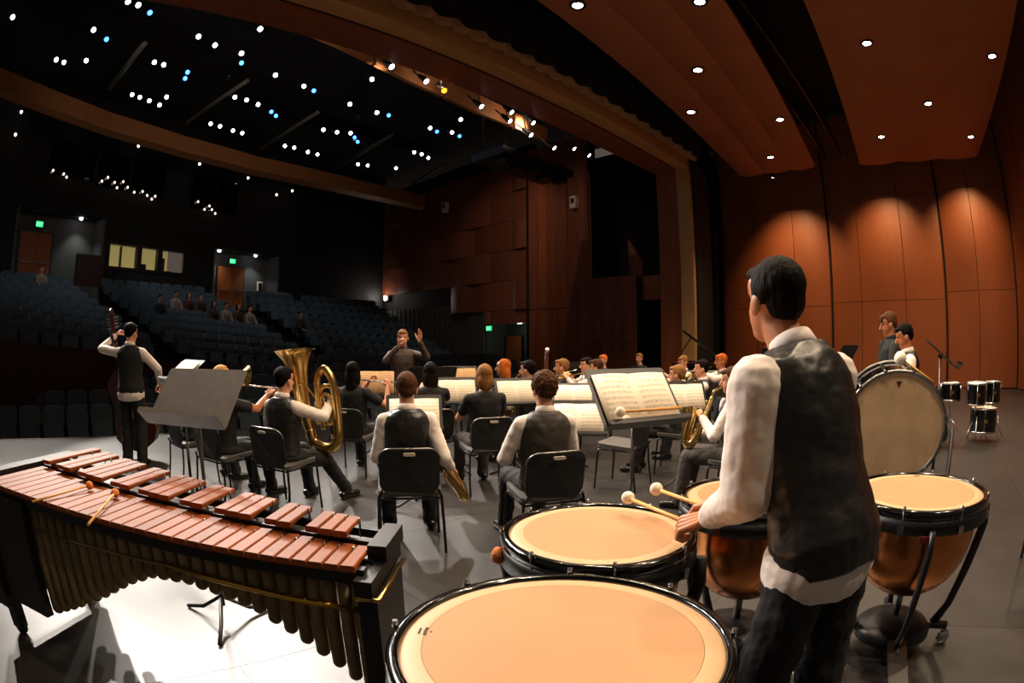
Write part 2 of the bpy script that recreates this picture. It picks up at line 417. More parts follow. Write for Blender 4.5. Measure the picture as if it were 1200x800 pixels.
door_unit('door_1', (XP + 1.6, 18.0, -.5), .95, 2.45, 0, 'brown wooden exit door in the side recess')
def exit_sign(c, yaw, label):
    t = thing('exit_sign', label, 'exit sign', c, yaw)
    MB().box((0, 0, 0), (.06, .36, .24)).build('housing', MATS['black_metal'], t)
    MB().box((-.034, 0, 0), (.008, .34, .22)).build('face', MATS['exit_green'], t)
    # letters E X I T as raised strokes
    L = {'E': [(-.5, -1, -.5, 1), (-.5, 1, .5, 1), (-.5, 0, .3, 0), (-.5, -1, .5, -1)], 'X': [(-.5, -1, .5, 1), (-.5, 1, .5, -1)], 'I': [(0, -1, 0, 1)], 'T': [(-.5, 1, .5, 1), (0, -1, 0, 1)]}
    b = MB()
    for i, ch in enumerate('EXIT'):
        for x0, y0, x1, y1 in L[ch]:
            f = lambda x, y: V((-.041, (1.5 - i) * .08 - x * .05, y * .07))
            b.tube([f(x0, y0), f(x1, y1)], .008, 4)
    b.build('lettering', mat('exit_letter', '#c8ffdd', .5, emit='#8dffbb', estr=2.5), t)
exit_sign((XP + .1, 18.15, 2.28), 0, 'green lit exit sign over the door by the wooden tower')
b = MB(); b.box((XP + 1.80, 16.6, .95), (.03, .09, .13)); b.build('switch', MATS['paper'], rc); MB().box((XP + 1.80, 16.3, .95), (.03, .09, .13)).build('switch', MATS['paper'], rc)
t = thing('ceiling_lamp', 'small white lamp in the side exit recess ceiling', 'lamp', (XP + .8, 16.9, 2.5)); MB().lathe([(.0001, -.02), (.09, -.02), (.1, .05), (.0001, .05)], 14).build('lens', MATS['bulb_white'], t)
d = bpy.data.lights.new('recess_glow', 'POINT'); d.energy = 8; d.color = (.85, 1, .85); d.shadow_soft_size = .1; o = bpy.data.objects.new('recess_glow', d); COL.objects.link(o); o.location = (XP + .9, 16.9, 2.3)
# bright flood on the side wall
t = thing('flood_lamp', 'bright white flood lamp glaring on the dark side wall', 'lamp', (XP + .1, 27.0, 4.25))
MB().box((.12, 0, 0), (.2, .4, .3)).build('housing', MATS['black_metal'], t); MB().lathe([(.0001, 0), (.12, 0), (.14, .04), (.0001, .05)], 16, rot=M4.Rotation(R(-90), 3, 'Y')).build('lens', mat('flood_lens', '#ffffff', .5, emit='#fff0e0', estr=60), t)
d = bpy.data.lights.new('flood_beam', 'POINT'); d.energy = 22; d.color = (1, .85, .75); d.shadow_soft_size = .1; o = bpy.data.objects.new('flood_beam', d); COL.objects.link(o); o.location = (XP - .4, 27.0, 4.25)

# ------------------------------------------------------------------ house back wall
WP = [(-8, 19.5), (-1.5, 22.3), (5, 24.6), (10, 26), (17.2, 27.5)]
def on_wall(x):
    for (a, c), (e, f) in zip(WP, WP[1:]):
        if a <= x <= e:
            t = (x - a) / (e - a); ang = math.atan2(f - c, e - a); return V((x, c + (f - c) * t, 0)), ang
    return V((x, 27.5, 0)), 0.2
def wall_frame(x, z, out=0.0):
    p, a = on_wall(x); n = V((sin(a), -cos(a), 0)); q = p + n * out; q.z = z; return q, a
def wall_piece(b, x0, x1, z0, z1, thick=.2, out=0.0):
    N = max(1, int((x1 - x0) / 1.5)); P = []
    for i in range(N + 1):
        x = x0 + (x1 - x0) * i / N; p, a = wall_frame(x, 0, out); q, _ = wall_frame(x, 0, out - thick); P.append((p, q))
    vs = []; fs = []
    for p, q in P: vs += [(p.x, p.y, z0), (p.x, p.y, z1), (q.x, q.y, z0), (q.x, q.y, z1)]
    for i in range(N):
        a = 4 * i; c = a + 4; fs += [(a, c, c + 1, a + 1), (a + 2, a + 3, c + 3, c + 2), (a + 1, c + 1, c + 3, a + 3), (a, a + 2, c + 2, c)]
    fs += [(0, 1, 3, 2), (4 * N, 4 * N + 2, 4 * N + 3, 4 * N + 1)]
    b.add(vs, fs)
b = MB()
wall_piece(b, -8, -3.4, 1, 12); wall_piece(b, -3.4, .6, 6.5, 12); wall_piece(b, .6, .95, 1, 12); wall_piece(b, .95, 4.65, 1, 4.6); wall_piece(b, .95, 4.65, 5.55, 12)
wall_piece(b, 4.65, 6.2, 1, 12); wall_piece(b, 6.2, 10.1, 5.95, 12); wall_piece(b, 10.1, 17.4, 1, 12)
bw = struct(b.build('wall_house_back', MATS['wall_dark']), 'nearly black curved rear wall of the auditorium')
# control booth
b = MB(); wall_piece(b, .7, 4.9, 4.0, 6.2, .1, -2.2); wall_piece(b, .7, 4.9, 4.4, 4.5, 2.0, -.2)
struct(b.build('wall_booth', MATS['booth_glow']), 'lit yellow interior of the control booth')  # these walls glow by emission in place of lamps in the booth
for x in (2.36, 3.39):
    b = MB(); wall_piece(b, x - .11, x + .11, 4.5, 5.6, .3, .05); struct(b.build('trim_booth', MATS['black_metal']))
b = MB(); wall_piece(b, .8, 4.8, 4.5, 4.62, .3, .07); wall_piece(b, .8, 4.8, 5.52, 5.62, .3, .07); struct(b.build('trim_booth', MATS['black_metal']))
for n, (x0, x1) in enumerate(((.95, 2.25), (2.47, 3.28), (3.5, 4.63))):
    b = MB(); wall_piece(b, x0, x1, 4.6, 5.54, .02, -.08); g = struct(b.build('window_%d' % (n + 1), mat('pane', '#ffffff', .05, trans=1.0, spec=.4)), 'lit control booth window')
for x0, x1, z1, m in ((1.75, 1.8, 5.6, 'black_metal'), (2.6, 3.05, 4.95, 'black_metal'), (3.6, 4.0, 5.3, 'steel'), (4.1, 4.35, 4.75, 'black_metal')):
    b = MB(); wall_piece(b, x0, x1, 4.5, z1, .2, -.7); o = b.build('booth_equipment', MATS[m]); tag(o, {1.75: 'thin dark mullion behind the widest lit booth window', 2.6: 'dark rounded monitor silhouette inside the middle booth window', 3.6: 'pale tall cabinet inside the booth window next to the exit recess', 4.1: 'small dark box on the booth desk beside a pale cabinet'}[x0], 'equipment')
# two door recesses
for n, (x0, x1, xd, z0) in enumerate(((-3.4, .6, -2.2, 3.6), (6.2, 10.1, 7.72, 3.1))):
    b = MB(); wall_piece(b, x0, x1, z0 - .6, 6.5 if n == 0 else 5.95, .1, -1.0)
    wall_piece(b, x0, x0 + .1, z0 - .6, 6.5 if n == 0 else 5.95, 1.1, .02); wall_piece(b, x1 - .1, x1, z0 - .6, 6.5 if n == 0 else 5.95, 1.1, .02)
    struct(b.build('wall_door_recess', MATS['grey_wall']), 'grey door recess in the rear wall')
    b = MB(); wall_piece(b, x0, x1, 6.5 if n == 0 else 5.95, 6.6 if n == 0 else 6.05, 1.1, .05); struct(b.build('ceiling_recess', MATS['black_paint']))
    q, a = wall_frame(xd, z0, -.9)
    door_unit('door_%d' % (n + 2), q, 1.55, 2.17, a + pi / 2, 'pair of brown wooden doors in the rear recess')
    q, a = wall_frame(xd, z0 + 2.45, -.6 if n == 0 else -.75)
    exit_sign(q, a + pi / 2, ('green lit exit sign over the rear doors on the control booth side stair', 'green lit exit sign over the rear doors above the railing')[n])
    for xl in ((-.4,) if n == 0 else (6.75, 8.9)):
        q, a = wall_frame(xl, 6.45 if n == 0 else 5.9, -.45)
        t = thing('recess_lamp', ('small white lamp above the grey rear recess next to the booth' if n == 0 else 'small white lamp in the ceiling of the rear doorway recess'), 'lamp', q, 0, None if n == 0 else 'rear recess lamps')
        MB().lathe([(.0001, -.03), (.07, -.03), (.09, .05), (.0001, .05)], 12).build('lens', MATS['bulb_white'], t)
        spot_light('recess_beam', (q.x, q.y, q.z - .1), (q.x + .1, q.y + .35, 3), 60, 100, .8, .06, (.95, 1, .98))
q, a = wall_frame(9.5, 4.2, -.85); b = MB(); b.box((0, 0, 0), (.3, .1, 1.0)); o = b.build('notice_case', MATS['paper'], None, q); o.rotation_euler = (0, 0, a); MB().box((0, -.06, 0), (.2, .03, .85)).build('dark_panel', MATS['black_metal'], o); tag(o, 'narrow pale framed notice case beside the rear doors', 'notice case')
# gallery windows high on the back wall
gp = 0
for x0, x1, z0, z1 in ((-2.5, -.3, 7.9, 9.3), (-.2, 1.4, 7.8, 9.3), (1.5, 3.2, 7.75, 9.3), (4.6, 6.0, 7.6, 9.2), (6.1, 7.3, 7.6, 9.2)):
    b = MB(); wall_piece(b, x0, x1, z0, z1, .04, .06); o = b.build('window_%d' % (4 + gp), MATS['glass_dark']); struct(o, 'dark gallery window high on the rear wall'); gp += 1
    b = MB(); wall_piece(b, x0 - .05, x0 + .03, z0, z1, .1, .1); b.build('mullion', MATS['black_metal'], o)
GL = [(-2.2, 8.0), (-1.7, 7.95), (-1.55, 7.85), (.1, 7.95), (.35, 8.15), (.7, 8.0), (.85, 7.8), (1.1, 8.1), (1.35, 7.9), (1.7, 7.75), (2.1, 7.85), (2.35, 7.72), (2.6, 7.6), (2.75, 7.75), (5.0, 7.9), (5.4, 7.6), (5.65, 7.8), (5.8, 7.65), (6.0, 7.5)]
for x, z in GL:  # glowing beads stand for stage lights reflected in the gallery glass
    q, a = wall_frame(x, z, .2)
    o = MB().ell((0, 0, 0), (.05, .03, .06), seg=8, rings=5).build('gallery_glint', mat('gallery_sparkle', '#fff0e0', .5, emit='#ffe4d0', estr=2.2), None, q)
    tag(o, 'tiny warm glowing bead imitating a reflection in the dark gallery windows', 'lamp', 'gallery glints')
for x, z in ((-4.25, 8.9), (-4.5, 10.3), (-4.25, 9.8), (-1.46, 9.9), (1.38, 9.6), (4.6, 9.5), (7.4, 9.4), (9.2, 8.9), (10.2, 9.3)):
    q, a = wall_frame(x, z, .6)
    t = thing('aisle_lamp', 'small white aisle lamp hanging before the dark rear wall', 'lamp', q, 0, 'small lamps high over the rear seats')
    MB().lathe([(.0001, -.05), (.04, -.04), (.06, .05), (.0001, .06)], 8).build('lens', mat('aisle_bulb', '#ffffff', .5, emit='#fff0e0', estr=6), t)
    MB().cyl((0, 0, .05), (0, 0, .5), .015, seg=6).build('cable', MATS['black_metal'], t)

# ------------------------------------------------------------------ house ceiling, curved soffit band, catwalk beams
b = MB(); b.box((5, 19, 11.6), (34, 22, .1)); struct(b.build('ceiling_house', MATS['black_paint']), 'black auditorium ceiling')
bp_ = [(-9, 11.5), (-6.5, 14.6), (-4.35, 16.6), (-2.2, 18.1), (0, 19.45), (3.4, 20.9), (7, 22), (12.8, 22.8), (17.2, 23.1)]
vs = []; fs = []
for i, (x, y) in enumerate(bp_):
    e = 9.5; vs += [(x, y, e + .1), (x, y, e - .55), (x + .1, y + .5, e - .65), (x + .1, y + .5, e + .1)]
for i in range(len(bp_) - 1):
    for k in range(4): a = 4 * i; fs.append((a + k, a + (k + 1) % 4, a + 4 + (k + 1) % 4, a + 4 + k))
b = MB(); b.add(vs, fs); o = b.build('ceiling_band', MATS['soffit_wood']); struct(o, 'curved brown ceiling band across the auditorium')
BEAMS = [((7.0, 21.5), (7.48, 16.8)), ((11.19, 22.3), (11.0, 17.1)), ((15.59, 22.1), (14.68, 17.0)), ((3.2, 19.8), (4.26, 15.6)), ((-.31, 17.8), (.44, 14.4))]
for (x0, y0), (x1, y1) in BEAMS:
    o = MB().tube([(x0, y0, 9.75), (x1, y1, 9.75)], .10, 4).build('catwalk_rail', mat('rail_grey', '#6a6a66', .5, .3)); 
    struct(o, 'grey steel catwalk rail under the auditorium ceiling')
# catwalk spotlights
WH = [(-3.87, 13.26), (-1.24, 13.60), (-.45, 12.03), (-.14, 12.11), (-2.36, 15.54), (-2.08, 15.67), (-1.31, 15.43), (.94, 15.0), (1.27, 15.07), (1.88, 13.13), (2.47, 13.41), (.59, 17.48), (.90, 17.61), (1.29, 17.79), (1.73, 18.03), (1.85, 17.3), (4.01, 19.04), (4.43, 19.14), (5.04, 19.35), (5.47, 19.45), (3.35, 13.56), (4.80, 14.38), (5.92, 14.66), (4.15, 16.45), (4.6, 16.5), (5.1, 16.67), (3.35, 12.10), (7.58, 20.01), (8.01, 20.01), (8.74, 20.2), (9.24, 20.28), (8.18, 17.64), (8.75, 17.59), (7.51, 13.11), (7.88, 15.09), (9.03, 15.18), (11.38, 15.18), (12.29, 15.0), (12.5, 17.71), (12.9, 17.72), (13.4, 17.91), (11.71, 13.83), (11.40, 20.48), (11.85, 20.38), (13.10, 19.94), (9.24, 17.39)]
BL = [(.25, 12.38), (-.78, 14.03), (2.13, 15.30), (2.16, 15.74), (3.55, 14.1), (5.76, 17.04), (6.05, 17.3), (6.35, 14.8), (9.6, 17.7), (9.95, 18.05), (9.5, 15.14), (11.8, 15.3), (12.75, 15.1)]
def fixture_meshes(bulb, big=.62):
    body = MB(); body.lathe([(.06 * big, .38), (.10 * big, .34), (.11 * big, .1), (.14 * big, -.02), (.13 * big, -.02), (.10 * big, .05)], 12)
    lens = MB(); lens.lathe([(.0001, .0), (.12 * big, .01), (.12 * big, .03), (.0001, .04)], 12)
    yoke = MB(); yoke.tube([(-.15 * big, 0, .16), (-.15 * big, 0, .5), (.15 * big, 0, .5), (.15 * big, 0, .16)], .014, 5); yoke.cyl((0, 0, .5), (0, 0, .68), .02, seg=6)
    r = []
    for nm, q, m in (('can', body, 'black_metal'), ('lens', lens, bulb), ('yoke', yoke, 'black_metal')):
        me = q.mesh(nm); me.materials.append(MATS[m]); r.append((nm, me))
    return r
fw_, fb_, fa_ = fixture_meshes('bulb_white'), fixture_meshes('bulb_blue'), fixture_meshes('bulb_amber')
def fixture(loc, target, ms, name, label, cat, group):
    t = thing(name, label, cat, loc, 0, group)
    d = (V(target) - V(loc)); t.rotation_euler = d.to_track_quat('-Z', 'Y').to_euler()
    for nm, me in ms: link(nm, me, None, t)
    return t
for x, y in WH: fixture((x, y, 9.5), (3 + x * .3, 1.0, 1), fw_, 'catwalk_spotlight', 'white catwalk spotlight shining under the black auditorium ceiling', 'spotlight', 'white catwalk spotlights')
for x, y in BL: fixture((x, y, 9.5), (3 + x * .3, 1.0, 1), fb_, 'catwalk_spotlight', 'blue catwalk spotlight shining under the black auditorium ceiling', 'spotlight', 'blue catwalk spotlights')
# front of house pipe beside the header with hung lamps
o = MB().tube([(-4, 9.75, 8.75), (13.6, 9.75, 8.15)], .04, 8).build('lighting_pipe', MATS['black_metal']); tag(o, 'long black lighting pipe in front of the portal header', 'pipe')
for x in (-3, 1, 5, 9, 13): MB().cyl((x, 9.75, 8.75 - (x + 4) / 17.6 * .6), (x, 9.75, 11.56), .015, seg=6).build('hanger', MATS['black_metal'], o)
PLT = [(2.82, 8.31, 'w'), (3.98, 8.48, 'w'), (4.03, 8.2, 'w'), (4.78, 8.44, 'w'), (4.8, 8.12, 'a'), (5.88, 7.74, 'w'), (7.0, 8.04, 'w'), (6.98, 7.76, 'w'), (7.73, 7.95, 'w'), (7.5, 7.65, 'a'), (8.75, 7.6, 'w'), (9.8, 7.75, 'w'), (9.77, 7.48, 'w'), (10.6, 7.66, 'w'), (10.5, 7.25, 'w'), (11.53, 7.16, 'w'), (12.6, 7.47, 'w'), (13.3, 7.44, 'w')]
for x, z, k in PLT:
    t = fixture((x, 9.5 + random.uniform(-.1, .1), z), (x + 1.2, 2.5, .5) if k == 'w' else (x - 2, 3, 1), fw_ if k == 'w' else fa_, 'pipe_spotlight', 'black spotlight on the pipe in front of the wooden header, lens ' + ('white' if k == 'w' else 'amber'), 'spotlight', ('white' if k == 'w' else 'amber') + ' lamps on the header pipe')
    zp = 8.75 - (x + 4) / 17.6 * .6
    hz = MB().cyl((x, 9.6, z + .12), (x, 9.75, zp), .018, seg=6).build('hanger', MATS['black_metal']); hz.parent = t; hz.matrix_parent_inverse = t.matrix_basis.inverted()
# reddish ceiling panels beyond the pipe
seg = [(.3, 9.15, 8.9), (2.6, 9.07, 8.75), (4.9, 9.0, 8.42), (6.95, 8.71, 8.08), (9.3, 8.45, 7.86), (12.2, 8.25, 7.8)]
gp = struct(MB().box((6.5, 11.0, 9.6), (12, .1, .8)).build('ceiling_front_panel', MATS['black_paint']), 'strip of reddish ceiling panels beyond the header pipe')
for (x0, t0, b0), (x1, t1, b1) in zip(seg, seg[1:]):
    for f0, f1 in ((0, .48), (.52, 1)):
        xa, xb = x0 + (x1 - x0) * f0, x0 + (x1 - x0) * f1; ta, tb = t0 + (t1 - t0) * f0, t0 + (t1 - t0) * f1; ba, bb = b0 + (b1 - b0) * f0, b0 + (b1 - b0) * f1
        b = MB(); b.add([(xa, 10.3, ba), (xb, 10.3, bb), (xb, 10.3, tb), (xa, 10.3, ta), (xa, 10.42, ba), (xb, 10.42, bb), (xb, 10.42, tb), (xa, 10.42, ta)], [(0, 1, 2, 3), (4, 7, 6, 5), (0, 4, 5, 1), (1, 5, 6, 2), (2, 6, 7, 3), (3, 7, 4, 0)]); b.build('panel', MATS['soffit_wood'], gp)
# dark service bridge with gear under the ceiling near the tower
o = MB().box((12.6, 11.6, 7.35), (3.4, 1.4, .25)).build('service_bridge', MATS['black_metal']); tag(o, 'black service bridge hanging under the ceiling near the boarded tower', 'bridge')
for k in range(4): MB().cyl((11.2 + 2.8 * (k % 2), 11.1 + 1.0 * (k // 2), 7.4), (11.2 + 2.8 * (k % 2), 11.1 + 1.0 * (k // 2), 11.56), .02, seg=6).build('hanger', MATS['black_metal'], o)
for k in range(5): MB().box((11.3 + k * .65, 11.2 + .1 * (k % 2), 7.12), (.34, .4, .26)).build('gear_box', MATS['black_metal'], o)
for x, y, z, lab in ((14.1, 13.0, 7.25, 'small white loudspeaker high on the boarded tower'), (16.9, 21.0, 8.45, 'small white loudspeaker high on the staggered side wall')):
    o = MB().box((0, 0, 0), (.2, .3, .5)).build('wall_speaker', MATS['paper'], None, (x if x > 15 else XP - .15, y, z)); MB().box((-.11, 0, .05), (.02, .16, .2)).build('grille', MATS['black_metal'], o); tag(o, lab, 'speaker')

# fill lamps added to brighten the seats, side wall and tower
for x, y, tx, ty, tz, pw, an, c in ((4.0, 17.4, 3.0, 19.5, 2.0, 520, 90, (.86, .93, 1.0)), (10.0, 18.2, 10.5, 21, 1.5, 330, 80, (.86, .93, 1.0)), (12.5, 13.0, 17.3, 17.5, 5.2, 420, 62, (1, .72, .55)), (9.5, 11.5, 17.3, 13.5, 4.5, 360, 55, (1, .72, .55)), (-1.5, 14.5, -1.5, 18.5, 2.0, 240, 80, (.86, .93, 1.0))):
    t = thing('fill_lamp', 'added dim fill lamp hanging from the black auditorium ceiling', 'lamp', (x, y, 10.6), 0, 'added fill lamps')
    MB().lathe([(.06, .3), (.12, .25), (.14, 0), (.12, 0), (.10, .1)], 12).build('can', MATS['black_metal'], t); MB().cyl((0, 0, .28), (0, 0, .98), .015, seg=6).build('stem', MATS['black_metal'], t)
    spot_light('fill_beam', (x, y, 10.55), (tx, ty, tz), pw, an, .8, .12, c)
for x in (1.0, 6.0, 11.0): spot_light('band_fill', (x, 9.9, 7.9), (x + .5, 21, 9.2), 260, 75, .9, .1, (1, .8, .62))  # spots without fixtures, added to brighten the curved ceiling band
for x in (3.9, 7.4, 10.2):  # point lights added near the pipe to brighten the reddish panels
    d = bpy.data.lights.new('panel_fill', 'POINT'); d.energy = 12; d.color = (1, .78, .6); d.shadow_soft_size = .12; o = bpy.data.objects.new('panel_fill', d); COL.objects.link(o); o.location = (x, 9.62, 7.95)
# ------------------------------------------------------------------ seating
b = MB(); b.add([(-8, 9.5, -.95), (17.6, 9.5, -.95), (17.6, 16.5, -.4), (-8, 16.5, -.2)], [(0, 1, 2, 3)]); struct(b.build('floor_house', MATS['carpet']), 'dark carpeted orchestra floor')
def row_pt(i, x):
    """seat spot in the raked section, i rows before the back wall; x runs along the wall"""
    p, a = on_wall(x); n = V((sin(a), -cos(a), 0)); p = p + n * (1.35 + .9 * i)
    p.z = 3.95 - .33 * i - .0105 * i * (x - 4.0) - .92
    return p, a
NR = 9
# raked steps under each row
b = MB()
for i in range(NR):
    xs = [-7 + 24 * k / 16 for k in range(17)]; vs = []; fs = []
    for x in xs:
        p, a = row_pt(i, x); n = V((sin(a), -cos(a), 0)); f = p + n * .42; g = p - n * .5
        vs += [(f.x, f.y, p.z), (g.x, g.y, p.z), (f.x, f.y, p.z - .5), (g.x, g.y, p.z + .001)]
    for k in range(16): a = 4 * k; c = a + 4; fs += [(a, c, c + 1, a + 1), (a + 2, c + 2, c, a)]
    b.add(vs, fs)
rk = struct(b.build('floor_rake', MATS['carpet']), 'stepped dark carpet under the raked seats')
b = MB(); vs = []; fs = []
for k in range(17):
    x = -7 + 24 * k / 16; p, a = row_pt(NR - 1, x); n = V((sin(a), -cos(a), 0)); f = p + n * .6; g = p + n * .52
    vs += [(f.x, f.y, -1), (f.x, f.y, p.z + .38), (g.x, g.y, p.z + .38), (g.x, g.y, -1)]
for k in range(16):
    a = 4 * k; c = a + 4; fs += [(a, c, c + 1, a + 1), (a + 1, c + 1, c + 2, a + 2), (a + 2, c + 2, c + 3, a + 3)]
b.add(vs, fs); struct(b.build('wall_parterre', MATS['red_wall']), 'low dark red wall in front of the raked seats')
# one theatre seat (faces -y locally)
bk = MB(); N = 6; vs = []; fs = []
out = [(-.25, .42), (-.255, .80), (-.235, .90), (-.18, .935), (0, .945), (.18, .935), (.235, .90), (.255, .80), (.25, .42)]
for x, z in out:
    cy = .05 * (1 - (x / .26) ** 2); lean = .14 * (z - .42)
    vs += [(x, cy + lean + .10, z), (x, cy + lean + .19, z)]
n = len(out); fs = [tuple(range(0, 2 * n, 2))[::-1], tuple(range(1, 2 * n, 2))] + [(2 * i, 2 * ((i + 1) % n), 2 * ((i + 1) % n) + 1, 2 * i + 1) for i in range(n)]
bk.add(vs, fs); bkm = bk.mesh('backrest'); bkm.materials.append(MATS['seat_fabric'])
st = MB(); st.prism(rounded(.47, .40, .06, 3), 0, .10, lambda q: V((q.x, .02 + q.y * .35 - q.z * .9, .47 + q.y * .93 + q.z * .2))); stm = st.mesh('seat_cushion'); stm.materials.append(MATS['seat_fabric'])
ar = MB()
ar.tube([(0, .06, 0), (0, .06, .60), (0, .05, .62), (0, -.18, .63)], [.025, .025, .028, .028], 4)
arm_ = ar.mesh('arm_standard'); arm_.materials.append(MATS['seat_shell'])
glm = MB().ell((.272, -.16, .63), (.02, .02, .015), seg=6, rings=4).mesh('arm_glide'); glm.materials.append(MATS['steel'])
SEATS = []
aisles = [(-1.15, .25), (5.7, 7.2)]
for i in range(NR):
    x = -5.4
    while x < 15.6:
        p, a = row_pt(i, x)
        sh = .36 * (i - 0)                       # aisles lean with the view of the house axis
        if not any(a0 - .05 * i <= x <= a1 + .02 * i for a0, a1 in aisles):
            sec = 0 if x < -.5 else (1 if x < 6.3 else 2)
            if not SEATS or SEATS[-1][3] != i or (SEATS[-1][0] - p).length > .565: SEATS.append((p, a, sec, i))
        x += .58 * cos(a)
LAB = ['folding seat with dark blue grey upholstery in the raked block before the rear exit doors', 'folding seat with dark blue grey upholstery in the raked block below the booth windows', 'folding seat with dark blue grey upholstery in the raked block by the side wall']
front = []
for j in range(5):
    x = -3.6
    while x < 15:
        if 11.35 + .95 * j < row_pt(NR - 1, x - 2.5)[0].y - 1.0: front.append((V((x, 11.35 + .95 * j, .30 + .22 * j - .92)), 0.0, 3, j))
        x += .56
def make_seat(p, a, label, group, light=False):
    t = thing('theatre_seat', label, 'seat', p, a, group)
    link('backrest', bkm, None, t); link('seat_cushion', stm, None, t)
    for sx in (-.272, .272): link('armrest', arm_, None, t, (sx, 0, 0))
    return t
shown = []; hidden = []
for s in SEATS:
    p = s[0]; az = math.degrees(math.atan2(p.y, p.x))
    vis = 53.5 < az < 102
    (shown if vis else hidden).append(s)
fr = [s for s in front if (math.degrees(math.atan2(s[0].y, s[0].x)) > 86 and s[3] < 4)]
hidden += [s for s in front if s not in fr]
shown.sort(key=lambda s: s[0].length)
keep = shown[:300 - len(fr)]; hidden += shown[300 - len(fr):]
for p, a, sec, i in keep: make_seat(p, a, LAB[sec], 'raked seats, block %d' % (sec + 1))
for p, a, sec, i in fr: make_seat(p, a, 'folding seat with dark blue grey upholstery in the front rows before the stage edge', 'front row seats')
b = MB()
for p, a, sec, i in hidden:
    r = M4.Rotation(a, 3, 'Z')
    for me, sx in ((bkm, 0), (stm, 0), (arm_, -.272)): b.add([r @ (v.co + V((sx, 0, 0))) + p for v in me.vertices], [tuple(f.vertices) for f in me.polygons])
o = b.build('seat_rows', MATS['seat_fabric']); o['kind'] = 'stuff'; o['label'] = 'rows of dark blue grey folding seats beyond the nearer ones'; o['category'] = 'seats'
# aisle stairs with pale nosings
for a0, a1 in aisles:
    t = struct(MB().box((0, 0, -2), (.1, .1, .1)).build('floor_aisle', MATS['carpet']), 'stepped aisle between the seat blocks')
    for i in range(NR * 2):
        ii = i / 2; x0, x1 = a0 - .05 * ii + .1, a1 + .02 * ii - .1; p, a = row_pt(ii, (x0 + x1) / 2); n = V((sin(a), -cos(a), 0))
        q = MB().box((0, 0, -.07), (x1 - x0, .46, .16)).build('step', MATS['carpet'], t); q.location = p + V((0, 0, .02)); q.rotation_euler = (0, 0, a)
        q = MB().box((0, -.22, .02), (x1 - x0, .03, .012)).build('step_nosing', mat('nosing', '#4a4238', .6), t); q.location = p + V((0, 0, .02)); q.rotation_euler = (0, 0, a)
# railing above the rear block
q, a = wall_frame(8.6, 3.6, .55)
t = thing('railing', 'thin pale steel railing in front of the rear doors', 'railing', q, a)
for x in (-1.6, 0, 1.8): MB().cyl((x, 0, -.5), (x, 0, .45), .025, seg=6).build('post', MATS['steel'], t)
MB().cyl((-1.6, 0, .45), (1.8, 0, .45), .03, seg=6).build('rail', MATS['steel'], t)
q, a = wall_frame(-.1, 4.3, .5)
o = MB().box((0, 0, 0), (1.3, .2, 1.2)).build('low_wall', MATS['red_wall'], None, q); o.rotation_euler = (0, 0, a); struct(o, 'dark red low wall between the stair and the booth'); o.name = 'wall_low'
# ================================================================== marimba
MA = R(-47.93)
mz = thing('marimba', 'large concert marimba with reddish rosewood bars and dark resonators', 'marimba', (.711, 1.316, 0), MA)
def bar_mesh(name, w, L):
    """a tone bar: bevelled top, arched underside"""
    b = MB(); vs = []; fs = []; N = 6; t = .022
    for i in range(N + 1):
        y = L * i / N; u = 2 * i / N - 1; zb = -t + .010 * (1 - u * u)
        vs += [(-w / 2, y, zb), (-w / 2, y, -.004), (-w / 2 + .004, y, 0), (w / 2 - .004, y, 0), (w / 2, y, -.004), (w / 2, y, zb)]
    for i in range(N):
        for k in range(6): a = 6 * i; fs.append((a + k, a + 6 + k, a + 6 + (k + 1) % 6, a + (k + 1) % 6))
    fs += [tuple(range(6)), tuple(reversed(range(6 * N, 6 * N + 6)))]
    b.add(vs, fs); me = b.mesh(name); me.materials.append(MATS['rosewood']); return me
nat = []; x = -2.03
for i in range(31):
    pw = .0775 - .0275 * i / 30; nat.append((x + pw / 2, pw, .44 - .265 * (i / 30) ** .9)); x += pw
sc_ = 2.03 / (x + 2.03); nat = [((q + 2.03) * sc_ - 2.03, p * sc_, L) for q, p, L in nat]
for q, p, L in nat:
    o = link('tone_bar', bar_mesh('tone_bar', p - .005, L), None, mz, (q, 0, .88))
# naturals run A B C D E F G ...; sharps sit between them
acc = []
for i in range(30):
    note = (i + 5) % 7   # 5 = A
    if note in (2, 6): continue          # E-F, B-C
    acc.append(((nat[i][0] + nat[i + 1][0]) / 2, (nat[i][1] + nat[i + 1][1]) / 2, (nat[i][2] + nat[i + 1][2]) / 2))
for q, p, L in acc:
    LA = .30 * (L - .175) / .265 + .15
    link('sharp_bar', bar_mesh('sharp_bar', p - .007, LA), None, mz, (q, L - .015, .925))
# rails
def rail(n, y0, y1, z, m='black_metal', r=(.018, .03)):
    b = MB(); d = V((2.10, y1 - y0, 0)); L = d.length; a = math.atan2(y1 - y0, 2.10)
    b.box((-1.03, (y0 + y1) / 2, z), (L, r[0], r[1]), M4.Rotation(a, 3, 'Z')); return b.build(n, MATS[m], mz)
rail('front_rail', .035, .03, .838, r=(.03, .05)); rail('front_rail', .37, .12, .838); rail('back_rail', .48, .20, .872); rail('back_rail', .68, .31, .872)
# bar support pins
for i in range(0, 31):
    q, p, L = nat[i]; b = MB(); b.cyl((q + p / 2, L * .80, .84), (q + p / 2, L * .80, .885), .004, seg=6); b.build('support_pin', MATS['steel'], mz)
for q, p, L in acc:
    LA = .30 * (L - .175) / .265 + .15
    b = MB(); b.cyl((q + p / 2, L - .015 + LA * .82, .86), (q + p / 2, L - .015 + LA * .82, .93), .004, seg=6); b.build('support_pin', MATS['steel'], mz)
